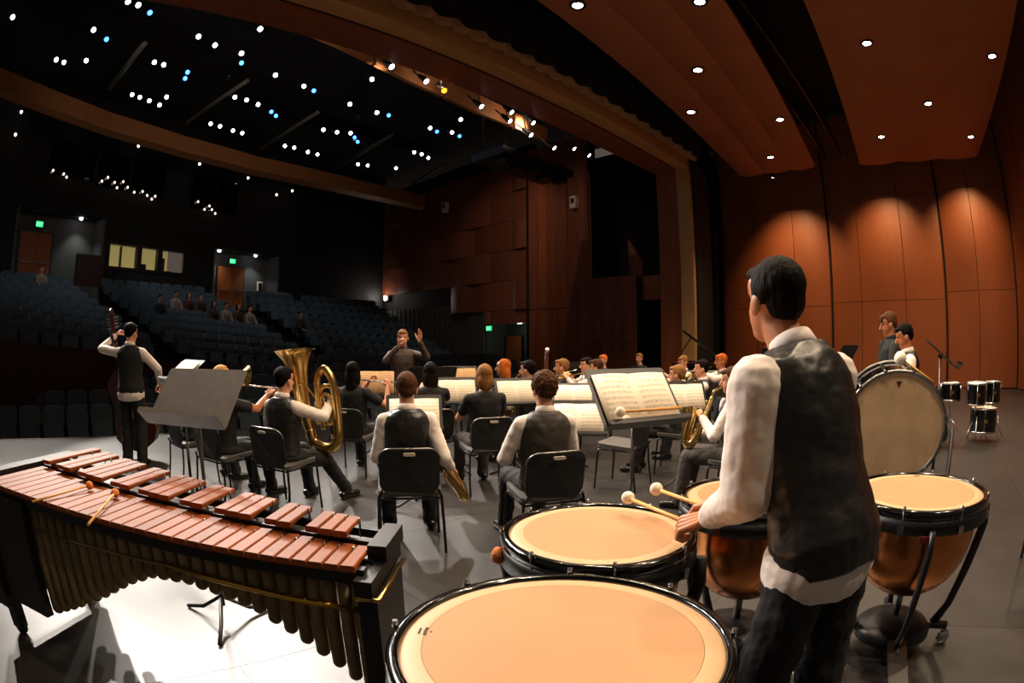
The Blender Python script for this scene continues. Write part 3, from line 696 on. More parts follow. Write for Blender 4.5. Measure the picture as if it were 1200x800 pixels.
# resonators
def arch(x):
    pts = [(-2.05, .22), (-1.68, .28), (-1.5, .36), (-1.26, .48), (-1.05, .60), (-.9, .665), (-.72, .68), (-.55, .66), (-.41, .625), (-.25, .54), (-.13, .45), (0, .33), (.1, .3)]
    for (a, c), (e, f) in zip(pts, pts[1:]):
        if a <= x <= e: return c + (f - c) * (x - a) / (e - a)
    return .4
for q, p, L in nat:
    if q < -1.68: continue
    r = p * .46; zb = arch(q)
    b = MB(); b.lathe([(.0001, -r * .8), (r * .5, -r * .68), (r * .85, -r * .35), (r, 0), (r, .835 - zb), (r - .003, .835 - zb), (r - .003, .02)], 14, (q, .075 + .02, zb)); b.build('resonator', MATS['brass_dark'], mz)
for q, p, L in acc:
    r = p * .42; zb = arch(q) + .03
    if q < -1.9: continue
    b = MB(); b.lathe([(.0001, -r * .8), (r * .8, -r * .4), (r, 0), (r, .84 - zb), (r - .003, .84 - zb)], 10, (q, L + .10, zb)); b.build('resonator', MATS['brass_dark'], mz)
b = MB(); b.tube([(-.78, .052, .735), (.02, .052, .70)], .011, 8); b.build('resonator_rail', mat('brass_bright', '#e0b04a', .25, 1), mz)
b = MB(); b.tube([(-1.66, .05, .70), (-.78, .052, .735)], .006, 8); b.build('resonator_rail', MATS['brass_dark'], mz)
# end frames
b = MB(); b.prism([(.0, -.03), (.0, .34), (.055, .34), (.055, -.03)], .79, .845); b.prism([(.0, .13), (.0, .36), (.062, .36), (.062, .13)], .845, .90); b.build('high_end_block', MATS['black_metal'], mz)
b = MB(); b.prism([(.005, -.02), (.005, .30), (.065, .30), (.065, -.02)], .14, .775); b.build('high_end_leg', MATS['black_metal'], mz)
b = MB(); b.tube([(.0, -.026, .785), (.07, -.026, .785), (.07, .31, .785)], .009, 6); b.build('end_trim', MATS['brass'], mz)
b = MB(); b.prism([(-2.16, -.03), (-2.16, .78), (-2.06, .78), (-2.06, -.03)], .20, .90); b.build('low_end_block', MATS['black_metal'], mz)
b = MB(); b.prism([(-2.06, .0), (-2.06, .05), (-1.68, .05), (-1.68, .0)], .26, .83); b.build('low_resonator_box', MATS['black_metal'], mz)
for xx, yy in ((-2.11, .05), (-2.11, .70), (.035, .03), (.035, .26)):
    lg = MB().box((xx, yy, .13), (.07, .07, .16)).build('caster_leg', MATS['black_metal'], mz)
    MB().lathe([(.0001, -.02), (.045, -.02), (.05, 0), (.045, .02), (.0001, .02)], 14, (xx, yy, .05), M4.Rotation(R(90), 3, 'X')).build('caster_wheel', MATS['rubber'], lg)
def mallet(p0, p1, hr, label, felt, stick='wood_light', sr=.006, group=None, flat=1.0):
    p0, p1 = V(p0), V(p1); t = thing('mallet', label, 'mallet', tuple(p0), 0, group); d = p1 - p0
    MB().tube([(0, 0, 0), d * .5, d], [sr * 1.25, sr, sr], 8).build('stick', MATS[stick], t)
    f = frame(d); m3 = M4((f[0], f[1], f[2])).transposed()
    h = MB(); h.lathe([(.0001, -hr * flat * .9), (hr * .55, -hr * flat * .85), (hr * .92, -hr * .35 * flat), (hr, 0.05 * hr), (hr * .9, hr * .45 * flat), (hr * .5, hr * .85 * flat), (.0001, hr * .95 * flat)], 16, tuple(d), m3); h.build('head', MATS[felt], t)
    return t
def mw(x, y, z): # marimba local -> world
    return (.711 + x * cos(MA) - y * sin(MA), 1.316 + x * sin(MA) + y * cos(MA), z)
mallet(mw(-1.47, -.06, .886), mw(-1.40, .27, .904), .020, 'yarn mallet with orange head lying flat across the wide marimba bars', 'felt_orange', sr=.005)
mallet(mw(-1.03, -.10, .887), mw(-1.20, .25, .904), .020, 'yarn mallet lying tilted on narrower marimba bars nearer the middle', 'felt_orange', sr=.005)

# ================================================================== timpani
def timpano(c, r, ztop, label, rot=0, nst=4):
    t = thing('timpano', label, 'timpano', (c[0], c[1], 0), rot)
    hd = MB(); hd.lathe([(.0001, ztop), (r * .4, ztop), (r - .085, ztop)], 64); hd.build('drumhead', MATS['drumhead'], t)
    hd = MB(); hd.lathe([(r - .086, ztop), (r - .05, ztop), (r - .035, ztop - .008)], 64); hd.build('head_collar', MATS['drumhead_rim'], t)
    hp = MB(); hp.lathe([(r - .036, ztop - .03), (r - .036, ztop - .004), (r - .03, ztop + .006), (r - .012, ztop + .006), (r - .004, ztop - .004), (r - .004, ztop - .03), (r - .015, ztop - .036)], 64, closed=True); hoop = hp.build('hoop', MATS['black_gloss'], t)
    bo = MB(); rb = r - .055; zb = ztop - .05; pr = [(rb, zb), (rb, zb - .10)]
    for i in range(1, 11):
        a = pi / 2 * i / 10; pr.append((max(rb * cos(a) ** .8, .001), zb - .10 - .36 * sin(a)))
    bo.lathe(pr, 48); bo.build('bowl', MATS['copper'], t)
    rg = MB(); rg.lathe([(rb - .005, zb + .02), (r - .005, zb + .015), (r, zb - .01), (r, zb - .05), (rb + .004, zb - .06)], 48); rg.build('rim_ring', MATS['black_metal'], t)
    for k in range(8):
        a = 2 * pi * (k + .5) / 8; e = V((cos(a), sin(a), 0)); q = e * (r - .008)
        lg = MB(); lg.cyl(q + V((0, 0, zb - .045)), q + V((0, 0, ztop + .004)), .005, seg=6); lg.cyl(q + V((0, 0, ztop + .003)), q + V((0, 0, ztop + .022)), .009, .007, seg=8); lg.box(q + e * .008 + V((0, 0, zb - .03)), (.02, .03, .035), M4.Rotation(a, 3, 'Z')); lg.build('tension_rod', MATS['chrome'], t)
    for k in range(nst):
        a = 2 * pi * k / nst; e = V((cos(a), sin(a), 0)); st = MB()
        pts = [e * (r + .015) + V((0, 0, zb - .02)), e * (r + .02) + V((0, 0, zb - .12)), e * (r - .03) + V((0, 0, .45)), e * (r * .78) + V((0, 0, .24)), e * (r * .62) + V((0, 0, .13))]
        st.tube(pts, [.024, .026, .026, .024, .03], 8, flat=.7, up=(e.y, -e.x, .01)); st.build('strut', MATS['black_metal'], t)
        f = MB(); f.tube([e * .1 + V((0, 0, .12)), e * (r * .62) + V((0, 0, .12)), e * (r * .85) + V((0, 0, .11))], .025, 8); fo = f.build('foot', MATS['black_metal'], t)
        w_ = MB(); w_.lathe([(.0001, -.016), (.036, -.016), (.042, 0), (.036, .016), (.0001, .016)], 14, e * (r * .85) + V((0, 0, .043)), M4.Rotation(a, 3, 'Z') @ M4.Rotation(R(90), 3, 'X')); w_.cyl(e * (r * .85) + V((0, 0, .06)), e * (r * .85) + V((0, 0, .12)), .012, seg=8); w_.build('caster', MATS['chrome'], fo)
    bs = MB(); bs.lathe([(.0001, .19), (.10, .19), (.19, .15), (.22, .12), (.22, .09), (.18, .075), (.0001, .075)], 32); bs.build('base', MATS['black_metal'], t)
    MB().cyl((0, 0, .18), (0, 0, zb - .44), .02, seg=10).build('pull_rod', MATS['steel'], t)
    pd = MB(); pd.prism([(-.05, 0), (.05, 0), (.05, .34), (-.05, .34)], 0, .02, lambda q: V((-.22 - q.y, q.x, .13 - q.y * .18 + q.z))); pd.build('pedal', MATS['steel'], t)
    return t, hoop
T1 = timpano((.875, .68), .41, .84, 'largest copper timpano with cream head nearest the marimba end', R(104))[0]
T2 = timpano((1.58, 1.08), .365, .84, 'copper timpano with cream head under the mallets, between the marimba and the player', R(20))[0]
T3 = timpano((2.36, .76), .345, .84, 'copper timpano half hidden behind the white sleeved player', R(63))[0]
T4 = timpano((2.68, -.05), .385, .84, 'copper timpano with shiny copper bowl standing behind the player beside the bass drum', R(12))[0]
def maker_mark(x, y, ang, t, z=.8412):
    b = MB(); tr = lambda q: V((x, y, 0)) + M4.Rotation(ang, 3, 'Z') @ q
    for k in range(4): b.prism([(-.014, -.016 + .008 * k), (-.009, -.016 + .008 * k), (-.009, -.010 + .008 * k), (-.014, -.010 + .008 * k)], z - .0008, z, tr)
    b.prism([(0, -.02), (.008, -.018), (.006, 0), (.008, .018), (0, .022), (-.002, 0)], z - .0008, z, tr); b.prism([(.014, -.004), (.019, 0), (.014, .005)], z - .0008, z, tr)
    o = b.build('maker_mark', mat('ink_brown', '#3a1d10', .7)); o.parent = t; o.matrix_parent_inverse = t.matrix_basis.inverted()
maker_mark(.68, .945, R(-50), T1); maker_mark(1.635, 1.40, R(-95), T2); maker_mark(2.985, -.02, R(180), T4)
o = MB().lathe([(.0001, -.03), (.022, -.015), (.028, .01), (.014, .035), (.0001, .04)], 14).build('mute_knob', MATS['felt_orange'], T2, None); o.location = (-.21, .31, .77)
b = MB(); b.box((-.05, 0, .735), (.004, .07, .03)); o = b.build('maker_plate', mat('red_plate', '#7a2418', .4)); o.parent = T4; o.location = (-.36, .03, 0)

# ================================================================== bass drum
bd = thing('bass_drum', 'concert bass drum with cream head tilted on its stand', 'bass drum', (4.88, .22, 0))
nrm = V((-1, -.24, -.17)).normalized(); f = frame(nrm); BM = M4((f[0], f[1], f[2])).transposed(); cdr = V((0, 0, .81)); rr = .49; dp = .40
b = MB(); b.lathe([(rr, 0), (rr, -dp)], 56, cdr, BM); b.build('shell', MATS['black_gloss'], bd)
b = MB(); b.lathe([(.0001, .012), (rr * .72, .011), (rr - .01, .008)], 56, cdr, BM); hd = b.build('batter_head', MATS['bass_head'], bd)
b = MB(); b.lathe([(.0001, -dp - .01), (rr - .01, -dp - .008)], 56, cdr, BM); b.build('resonant_head', MATS['bass_head'], bd)
for z0 in (0, -dp):
    b = MB(); b.lathe([(rr - .012, z0 - .02), (rr + .02, z0 - .02), (rr + .022, z0 + .022), (rr - .008, z0 + .022)], 56, cdr, BM, True); b.build('hoop', MATS['steel'], bd)
for k in range(12):
    a = 2 * pi * (k + .5) / 12; e = BM @ V((cos(a), sin(a), 0)); q = cdr + e * (rr + .012)
    lg = MB().cyl(q + nrm * .02, q - nrm * (dp + .02), .006, seg=6).build('tension_rod', MATS['chrome'], bd)
    MB().box(q - nrm * dp * .5 - e * .002, (.03, .03, .07), BM @ M4.Rotation(a, 3, 'Z')).build('lug', MATS['chrome'], lg)
    MB().box(q + nrm * .012, (.024, .03, .05), BM @ M4.Rotation(a, 3, 'Z')).build('claw', MATS['chrome'], lg)
b = MB(); b.prism([(-.028, .02), (.028, .02), (.012, -.012), (0, -.042), (-.012, -.012)], .012, .0135, lambda q: cdr + BM @ (q + V((.0, rr * .80, 0)))); b.build('emblem', mat('emblem_brown', '#4a2a18', .6), bd)
for s in (-1, 1):
    sd = V((.2 * s * .2, s * .56, 0))
    b = MB(); b.tube([sd + V((.1, 0, .81)), sd + V((.1, 0, .30)), sd + V((-.30, 0, .06))], .02, 8); b.tube([sd + V((.1, 0, .30)), sd + V((.5, 0, .06))], .02, 8); b.build('stand_leg', MATS['black_metal'], bd)
for s, xx in ((-1, -.3), (1, -.3), (-1, .5), (1, .5)):
    b = MB(); b.lathe([(.0001, -.015), (.04, -.015), (.045, 0), (.04, .015), (.0001, .015)], 12, (xx + .04 * s * .2, s * .56, .046), M4.Rotation(R(90), 3, 'X')); b.build('caster', MATS['rubber'], bd)
MB().cyl((.1, -.56, .32), (.1, .56, .32), .018, seg=8).build('stand_bar', MATS['black_metal'], bd)
top = V((4.88, .22, 0)) + cdr + f[1] * 0
up_d = (V((0, 0, 1)) - nrm * nrm.z).normalized(); side = up_d.cross(nrm).normalized()
def bdp(ang, dd, lift): # point on the shell: angle from its crest, depth behind the head
    e = up_d * cos(ang) + side * sin(ang); return V((4.88, .22, 0)) + cdr + e * (rr + lift) - nrm * dd
mallet(bdp(.78, .10, .035), bdp(.06, .16, .085), .062, 'big fleecy bass drum beater with wooden stick resting on the bass drum rim', 'felt_white', sr=.010)

# ================================================================== toms at the far wall
def drum(name, c, r, h, label, tilt=(0, 0), legs=0, group=None, stand=False, m='black_gloss'):
    t = thing(name, label, 'drum', (c[0], c[1], 0)); rt = Euler((tilt[0], tilt[1], 0)).to_matrix(); o0 = V((0, 0, c[2]))
    MB().lathe([(r, -h / 2), (r, h / 2)], 28, o0, rt).build('shell', MATS[m], t)
    MB().lathe([(.0001, h / 2 + .004), (r, h / 2)], 28, o0, rt).build('drumhead', MATS['paper'], t)
    MB().lathe([(.0001, -h / 2 - .002), (r, -h / 2)], 28, o0, rt).build('bottom_head', MATS['paper'], t)
    for z0 in (-h / 2, h / 2): MB().lathe([(r, z0 - .012), (r + .014, z0 - .012), (r + .014, z0 + .014), (r - .002, z0 + .014)], 28, o0, rt, True).build('hoop', MATS['chrome'], t)
    for k in range(6):
        a = 2 * pi * k / 6; e = V((cos(a), sin(a), 0)) * (r + .012); MB().cyl(o0 + rt @ (e + V((0, 0, -h / 2))), o0 + rt @ (e + V((0, 0, h / 2))), .006, seg=6).build('lug', MATS['chrome'], t)
    for k in range(legs):
        a = 2 * pi * k / legs + .5; e = V((cos(a), sin(a), 0)); MB().tube([e * (r + .03) + V((0, 0, c[2] + h * .2)), e * (r + .03) + V((0, 0, .10)), e * (r + .08) + V((0, 0, .012))], .01, 8).build('leg', MATS['chrome'], t)
    if stand:
        MB().tube([(0, 0, c[2] - h / 2), (0, 0, .35)], .016, 8).build('post', MATS['chrome'], t)
        for k in range(3):
            a = 2 * pi * k / 3 + .3; e = V((cos(a), sin(a), 0)); MB().tube([V((0, 0, .42)), e * .28 + V((0, 0, .012))], .011, 8).build('leg', MATS['chrome'], t)
    MB().box(o0 + rt @ V((-r - .006, -.02, .0)), (.008, .07, .05), rt).build('badge', MATS['brass'], t)
    return t
drum('concert_tom', (9.28, -.56, .78), .20, .26, 'black snare drum with white head and chrome hoops on a stand by the toms', (0, 0), 0, None, True)
drum('rack_tom', (9.20, -1.04, .76), .19, .32, 'black rack tom with gold badge between the snare and the floor tom', (.0, -.06), 0, None, True)
drum('floor_tom', (9.35, -1.22, .34), .26, .36, 'black floor tom on three chrome legs under the rack tom', (0, 0), 3)
drum('rack_tom', (9.75, -1.42, .74), .17, .34, 'smaller black tom with white head behind the gold badged tom', (0, .0), 0, None, True)
t = thing('kick_drum', 'dark kick drum with chrome hardware below the snare', 'drum', (8.72, -.28, 0)); ry = M4.Rotation(R(80), 3, 'Y')
MB().lathe([(.25, -.18), (.25, .18)], 28, (0, 0, .275), ry).build('shell', MATS['black_gloss'], t); MB().lathe([(.0001, -.18), (.25, -.175)], 28, (0, 0, .275), ry).build('drumhead', MATS['black_metal'], t)
for z0 in (-.18, .18): MB().lathe([(.245, z0 - .02), (.27, z0 - .02), (.27, z0 + .02), (.245, z0 + .02)], 28, (0, 0, .275), ry, True).build('hoop', MATS['chrome'], t)
for s in (-1, 1): MB().tube([(-.1, s * .24, .25), (-.25, s * .36, .012)], .01, 6).build('spur', MATS['chrome'], t)

# ================================================================== music stands
def sheet_mat(name, base, ink):
    if name in MATS: return MATS[name]
    m = mat(name, base, .85); nt = m.node_tree; b = nt.nodes['Principled BSDF']
    tc = nt.nodes.new('ShaderNodeTexCoord'); sp = nt.nodes.new('ShaderNodeSeparateXYZ'); nt.links.new(tc.outputs['Object'], sp.inputs[0])
    def mth(op, a, bv=None, c=None):
        n = nt.nodes.new('ShaderNodeMath'); n.operation = op
        for k, q in enumerate((a, bv, c)):
            if q is None: continue
            if isinstance(q, (int, float)): n.inputs[k].default_value = q
            else: nt.links.new(q, n.inputs[k])
        return n.outputs[0]
    fr_ = mth('FRACT', mth('MULTIPLY', sp.outputs['Y'], 30.0)); inside = mth('LESS_THAN', fr_, .5)
    ln = mth('LESS_THAN', mth('FRACT', mth('MULTIPLY', fr_, 10.0)), .28)
    nz = nt.nodes.new('ShaderNodeTexNoise'); nz.inputs['Scale'].default_value = 130; nt.links.new(tc.outputs['Object'], nz.inputs['Vector'])
    note = mth('GREATER_THAN', nz.outputs['Fac'], .57)
    inkf = mth('MULTIPLY', inside, mth('MAXIMUM', ln, note)); marg = mth('LESS_THAN', mth('ABSOLUTE', mth('SUBTRACT', mth('ABSOLUTE', sp.outputs['X']), .115)), .095)
    inkf = mth('MULTIPLY', mth('MULTIPLY', inkf, marg), .55)
    mx = nt.nodes.new('ShaderNodeMix'); mx.data_type = 'RGBA'; mx.inputs[6].default_value = (*lin(base), 1); mx.inputs[7].default_value = (*lin(ink), 1)
    nt.links.new(inkf, mx.inputs[0]); nt.links.new(mx.outputs[2], b.inputs['Base Color']); return m
sheet_mat('score', '#e6d9c4', '#3a3430'); sheet_mat('score_tan', '#d2a878', '#4a3a2c')
def stand(loc, face, h, tilt, label, music=None, mlabel=None, w=.50, hh=.35, tray=.06, mw_=.44, mh=.30, empty=False):
    """face: direction (deg) the desk looks to, i.e. towards its reader; h: height of the desk centre"""
    t = thing('music_stand', label, 'music stand', (loc[0], loc[1], 0), R(face))
    # local: +x towards the reader; desk leans back by tilt from vertical
    tl = R(tilt); upv = V((-sin(tl), 0, cos(tl))); nv = V((cos(tl), 0, sin(tl))); c = V((0, 0, h)); yv = V((0, 1, 0))
    D = lambda q: c + yv * q.x + upv * q.y + nv * q.z
    dk = MB(); dk.prism(rounded(w, hh, .02, 3), -.003, 0, D); desk = dk.build('desk', MATS['black_metal'] if not empty else mat('desk_sheen', '#5f5853', .42, 0, .15, 20), t)  # the empty desk's lighter grey paints in the sheen of light on black metal
    tr = MB(); tr.prism([(-w / 2, -hh / 2), (w / 2, -hh / 2), (w / 2, -hh / 2 + .004), (-w / 2, -hh / 2 + .004)], 0, tray, D); tr.prism([(-w / 2, -hh / 2), (w / 2, -hh / 2), (w / 2, -hh / 2 + .025), (-w / 2, -hh / 2 + .025)], tray, tray + .003, D); tr.build('tray', MATS['black_metal'] if not empty else MATS['desk_sheen'], t)
    back = c - nv * .03
    MB().box(back, (.03, .06, .05), M4.Rotation(-tl, 3, 'Y')).build('tilt_bracket', MATS['black_metal'], t)
    MB().cyl(back, (back.x, 0, .55), .010, seg=8).build('inner_tube', MATS['steel'], t)
    MB().cyl((back.x, 0, .62), (back.x, 0, .10), .016, seg=8).build('post', MATS['black_metal'], t)
    for k in range(3):
        a = 2 * pi * k / 3 + .4; e = V((cos(a), sin(a), 0)); MB().tube([V((back.x, 0, .16)), V((back.x, 0, .05)) + e * .16, V((back.x, 0, .012)) + e * .30], .012, 6).build('leg', MATS['black_metal'], t)
    if music:
        b = MB(); vs = []; fs = []; N = 8
        for i in range(N + 1):
            xx = -mw_ / 2 + mw_ * i / N; bow = .006 + .010 * abs(sin(2 * pi * i / N)); 
            for yy in (-mh / 2, 0, mh / 2): vs.append((xx, yy, bow))
        for i in range(N):
            for k in range(2): a = 3 * i + k; fs.append((a, a + 3, a + 4, a + 1))
        b.add(vs, fs, True); o = b.build('sheet_music', MATS[music]); sd_ = o.modifiers.new('thickness', 'SOLIDIFY'); sd_.thickness = .003; sd_.offset = 1
        rm = M4((yv, upv, nv)).transposed().to_4x4(); base = M4.Translation(t.location) @ M4.Rotation(R(face), 4, 'Z')
        o.matrix_world = base @ M4.Translation(c + upv * (-(hh - mh) / 2 + .006) + nv * .003) @ rm
        tag(o, mlabel, 'sheet music')
    return t
FAC = lambda x, y: math.degrees(math.atan2(-y, -x))   # bearing back to the percussion corner
s1 = stand((2.49, 1.49), 246, 1.245, 38, 'black music stand holding open music beside the timpani', 'score', 'open cream music folder on the stand beside the timpani', w=.52, hh=.37, mw_=.47, mh=.32)
stand((.60, 2.77), 222, 1.26, 42, 'empty black music stand with deep tray behind the marimba', empty=True, w=.52, hh=.36, tray=.10)
stand((.98, 5.12), 192, 1.27, 52, 'music stand catching bright light beside the double bass player', 'paper', 'glaring white sheet on the stand beside the double bass player')
stand((3.86, 6.25), 235, 1.0, 22, 'low music stand with a tan folder in front of the flute player', 'score_tan', 'tan music folder in front of the flute player', mw_=.48, mh=.34)
stand((2.80, 3.90), 236, .92, 28, 'music stand in front of the short haired saxophone player', 'score', 'pale sheet music in front of the short haired saxophone player')
stand((4.14, 4.90), 238, .98, 26, 'music stand in front of the woman in a black tee shirt', 'score', 'pale music folder in front of the woman in a black tee shirt')
stand((4.56, 4.34), 244, .98, 28, 'music stand between the tee shirt woman and the curly haired player', 'score', 'tilted cream sheet between the tee shirt woman and the curly haired player')
stand((5.35, 6.22), 240, 1.04, 24, 'music stand next to the conductor desk', 'score_tan', 'thin tan strip of music next to the conductor desk')
stand((5.10, 3.92), 215, .93, 40, 'music stand behind the curly haired player holding a flat sheet', 'score', 'cream sheet lying flat behind the curly haired player')
stand((3.80, 2.86), 216, .88, 32, 'music stand in front of the curly haired player', 'score', 'white sheet in front of the curly haired player')
stand((5.06, 2.44), 232, .99, 24, 'music stand beside the timpani stand, before the dark haired vested player', 'score', 'narrow sheet of music before the dark haired vested player')
stand((4.28, 5.56), 62, 1.10, 40, 'wide black conductor desk seen from behind', w=.62, hh=.38)
stand((5.45, 1.46), 20, 1.33, 22, 'tall black stand showing its back behind the timpanist')
stand((5.35, -.22), 272, 1.43, 52, 'tall black music stand tilted like a table beside the bass drum', w=.56, hh=.42)
stand((6.33, .95), 75, 1.36, 30, 'black stand top peeking over the bass drum rim')
stand((7.07, 5.58), 45, 1.08, 22, 'black music stand back near the bassoon player')
p0 = V((2.49, 1.49, 0)); fx = V((cos(R(246)), sin(R(246)), 0)); fy = V((-sin(R(246)), cos(R(246)), 0))
tl = R(38); cdk = p0 + V((0, 0, 1.245)); upv = V((-sin(tl) * fx.x, -sin(tl) * fx.y, cos(tl))); nv = V((cos(tl) * fx.x, cos(tl) * fx.y, sin(tl)))
def on_tray(y, n, u): return cdk + fy * y + nv * n + upv * (-.185 + u)
mallet(on_tray(.22, .022, .030), on_tray(-.14, .030, .034), .024, 'timpani mallet with white felt head on the music stand tray, against the desk', 'felt_white', 'wood_light', .007)
mallet(on_tray(.19, .082, .050), on_tray(-.20, .086, .052), .026, 'timpani mallet with white felt head on the music stand tray, outer one', 'felt_white', 'wood_light', .007)

# ================================================================== orchestra chairs
def chair_proto():
    t = thing('orchestra_chair', 'x', 'chair')
    b = MB(); b.prism(rounded(.46, .42, .06, 4), 0, .035, lambda q: V((q.y, q.x, .445 + q.z + .03 * max(0, q.y) / .21))); b.build('seat', mat('chair_pad', '#4a4744', .75, 0, .1, 30), t)
    cv = lambda q: V((-.215 - .17 * (q.y) + .05 * (1 - (q.x / .22) ** 2) * -1 + q.z, q.x, .635 + q.y))
    b = MB(); b.prism(rounded(.43, .34, .085, 6), -.008, .008, cv); bk_ = b.build('backrest', mat('chair_shell', '#0c0c0d', .55), t)
    rim = [cv(V((x, y, 0))) for x, y in rounded(.435, .345, .088, 6)]; 
    MB().tube(rim[:14], .007, 6).build('back_rim', MATS['steel'], bk_)
    b = MB(); b.prism(rounded(.085, .022, .010, 3), -.011, .011, lambda q: cv(q + V((0, .135, 0)))); b.build('handle_slot', mat('slot_light', '#cfc2b2', .6), bk_)  # pale inset paints the light seen through the handle hole
    for s in (-1, 1):
        MB().tube([(-.235, s * .20, .50), (-.205, s * .225, .44), (-.215, s * .235, .25), (-.25, s * .24, .012)], .011, 8).build('leg', mat('chair_leg', '#1a1919', .35, .4), t)
        MB().tube([(.17, s * .20, .455), (.19, s * .225, .42), (.215, s * .235, .012)], .011, 8).build('leg', MATS['chair_leg'], t)
        MB().tube([(-.205, s * .225, .438), (.18, s * .215, .438)], .010, 8).build('seat_rail', MATS['chair_leg'], t)
    MB().tube([(-.205, -.225, .43), (-.205, .225, .43)], .009, 8).build('cross_rail', MATS['chair_leg'], t)
    return t
CH0 = chair_proto(); CH_used = [False]
def chair(loc, face, label):
    if not CH_used[0]: t = CH0; CH_used[0] = True
    else: t = copy_tree(CH0)
    t.location = (loc[0], loc[1], 0); t.rotation_euler = (0, 0, R(face)); t['label'] = label; t['group'] = 'orchestra chairs'
    return t
chair((4.86, 3.06), 100, 'empty black orchestra chair with grey seat beyond the timpani stand')

# ================================================================== grand piano far across the stage
gp = thing('grand_piano', 'black grand piano with raised lid near the portal column', 'piano', (15.2, 6.9, 0), R(25))
outl = [(-1.0, -.72), (.2, -.72), (.75, -.60), (1.05, -.30), (1.1, .05), (.9, .4), (.4, .55), (.0, .74), (-1.0, .74)]
MB().prism(outl, .68, 1.00).build('case', MATS['black_gloss'], gp)
MB().prism([(x * .94, y * .94) for x, y in outl], 1.0, 1.01).build('soundboard', mat('felt_red', '#7a1c18', .7), gp)
a = R(36); MB().prism(outl, 0, .07, lambda q: V((q.x, -.72 + (q.y + .72) * cos(a) - q.z * sin(a), 1.03 + (q.y + .72) * sin(a) + q.z * cos(a)))).build('lid', MATS['black_gloss'], gp)
MB().cyl((.3, .70, 1.0), (.3, .22, 1.03 + .94 * math.tan(a)), .018, seg=8).build('prop_stick', MATS['steel'], gp)
MB().box((-1.12, 0, .72), (.26, 1.4, .10)).build('key_bed', MATS['black_gloss'], gp); MB().box((-1.13, 0, .78), (.15, 1.22, .02)).build('keyboard', MATS['paper'], gp)
for x, y in ((-.8, -.55), (-.8, .55), (.75, -.1)): MB().tube([(x, y, .68), (x, y, .1), (x, y, .012)], [.07, .045, .03], 10).build('leg', MATS['black_gloss'], gp)
MB().box((-.75, 0, .32), (.06, .2, .5)).build('pedal_lyre', MATS['black_gloss'], gp)
# a stand leg by the edge of the stage
t = thing('cymbal_stand', 'black stand leg with crossbar near the upstage wall', 'stand', (4.05, -1.06, 0))
MB().cyl((0, 0, .012), (0, .0, .9), .014, seg=8).build('post', MATS['black_metal'], t); MB().tube([(0, 0, .5), (.25, -.25, .012)], .012, 6).build('leg', MATS['black_metal'], t); MB().tube([(0, 0, .5), (-.1, -.33, .012)], .012, 6).build('leg', MATS['black_metal'], t)
MB().lathe([(.0001, .02), (.05, .015), (.2, -.01), (.2, -.012), (.0001, .0)], 24, (0, -.2, .92)).build('cymbal', MATS['brass'], t); MB().cyl((0, 0, .88), (0, -.2, .92), .01, seg=6).build('arm', MATS['black_metal'], t)
# ================================================================== people
FIN = []   # (object, voxel, smooth, displace strength, extra MB)
def cmat(name, col, rough=.8, **k): return mat(name, col, rough, **k)
cmat('skin_fair', '#d79a78', .5, var=.06, vscale=20); cmat('skin_tan', '#b9744e', .5, var=.06, vscale=20); cmat('skin_deep', '#96552f', .5, var=.06, vscale=20)
cmat('shirt_white', '#e3d6cc', .8, var=.04, vscale=6, bump=.25, bscale=9); cmat('vest_dark', '#1c1a19', .36, var=.2, vscale=10, bump=.25, bscale=10); cmat('vest_grey', '#3a342d', .55, var=.2, vscale=8, bump=.25, bscale=9)
cmat('trousers_black', '#0f0e0f', .85, var=.2, bump=.3, bscale=9); cmat('top_black', '#0c0c0d', .85, var=.2, bump=.3, bscale=10); cmat('trousers_grey', '#3c3631', .8, var=.15, bump=.3, bscale=9)
cmat('shirt_conductor', '#4a3a33', .75, var=.12, vscale=12, bump=.25, bscale=10); cmat('shoe_black', '#0a0909', .3); cmat('eye_dark', '#120c0a', .2); cmat('lip', '#a85a4a', .5)
for n_, c_ in dict(hair_black='#090605', hair_dark='#140c07', hair_brown='#4a2f1d', hair_light='#7c5530', hair_blond='#b98d58', hair_red='#a4501e', hair_ginger='#c4662a').items(): cmat(n_, c_, .7, var=.4, vscale=26, bump=.45, bscale=30, spec=.08, stretch=(2.5, 2.5, .5))
for n_, c_ in dict(aud_blue='#1d2530', aud_brown='#3a2a20', aud_pale='#8a7a68', aud_red='#4a1a16').items(): cmat(n_, c_, .9)

TOR = [(-.09, .095, .150, 0), (0, .118, .172, 0), (.10, .106, .156, .004), (.20, .106, .158, .010), (.32, .120, .172, .012), (.42, .112, .182, .006), (.475, .088, .150, -.004), (.52, .062, .080, -.01)]
def torso(b, P, U, F, off=0.0, h0=-1, h1=1, wide=1.0, shy=V((0, 1, 0)), deep=1.0):
    seg = 24; rings = []
    for h, rx, ry, fs in TOR:
        if h < h0 - 1e-6 or h > h1 + 1e-6: continue
        c = P + U * h + F * fs; rings.append([c + F * ((rx * deep + off) * cos(2 * pi * k / seg)) + shy * ((ry * wide + off) * sin(2 * pi * k / seg)) for k in range(seg)])
    vs = [q for r_ in rings for q in r_]; fs = []; n = len(rings)
    for i in range(n - 1):
        for k in range(seg): k2 = (k + 1) % seg; fs.append((i * seg + k, i * seg + k2, (i + 1) * seg + k2, (i + 1) * seg + k))
    fs += [tuple(reversed(range(seg))), tuple(range((n - 1) * seg, n * seg))]
    b.add(vs, fs, True)
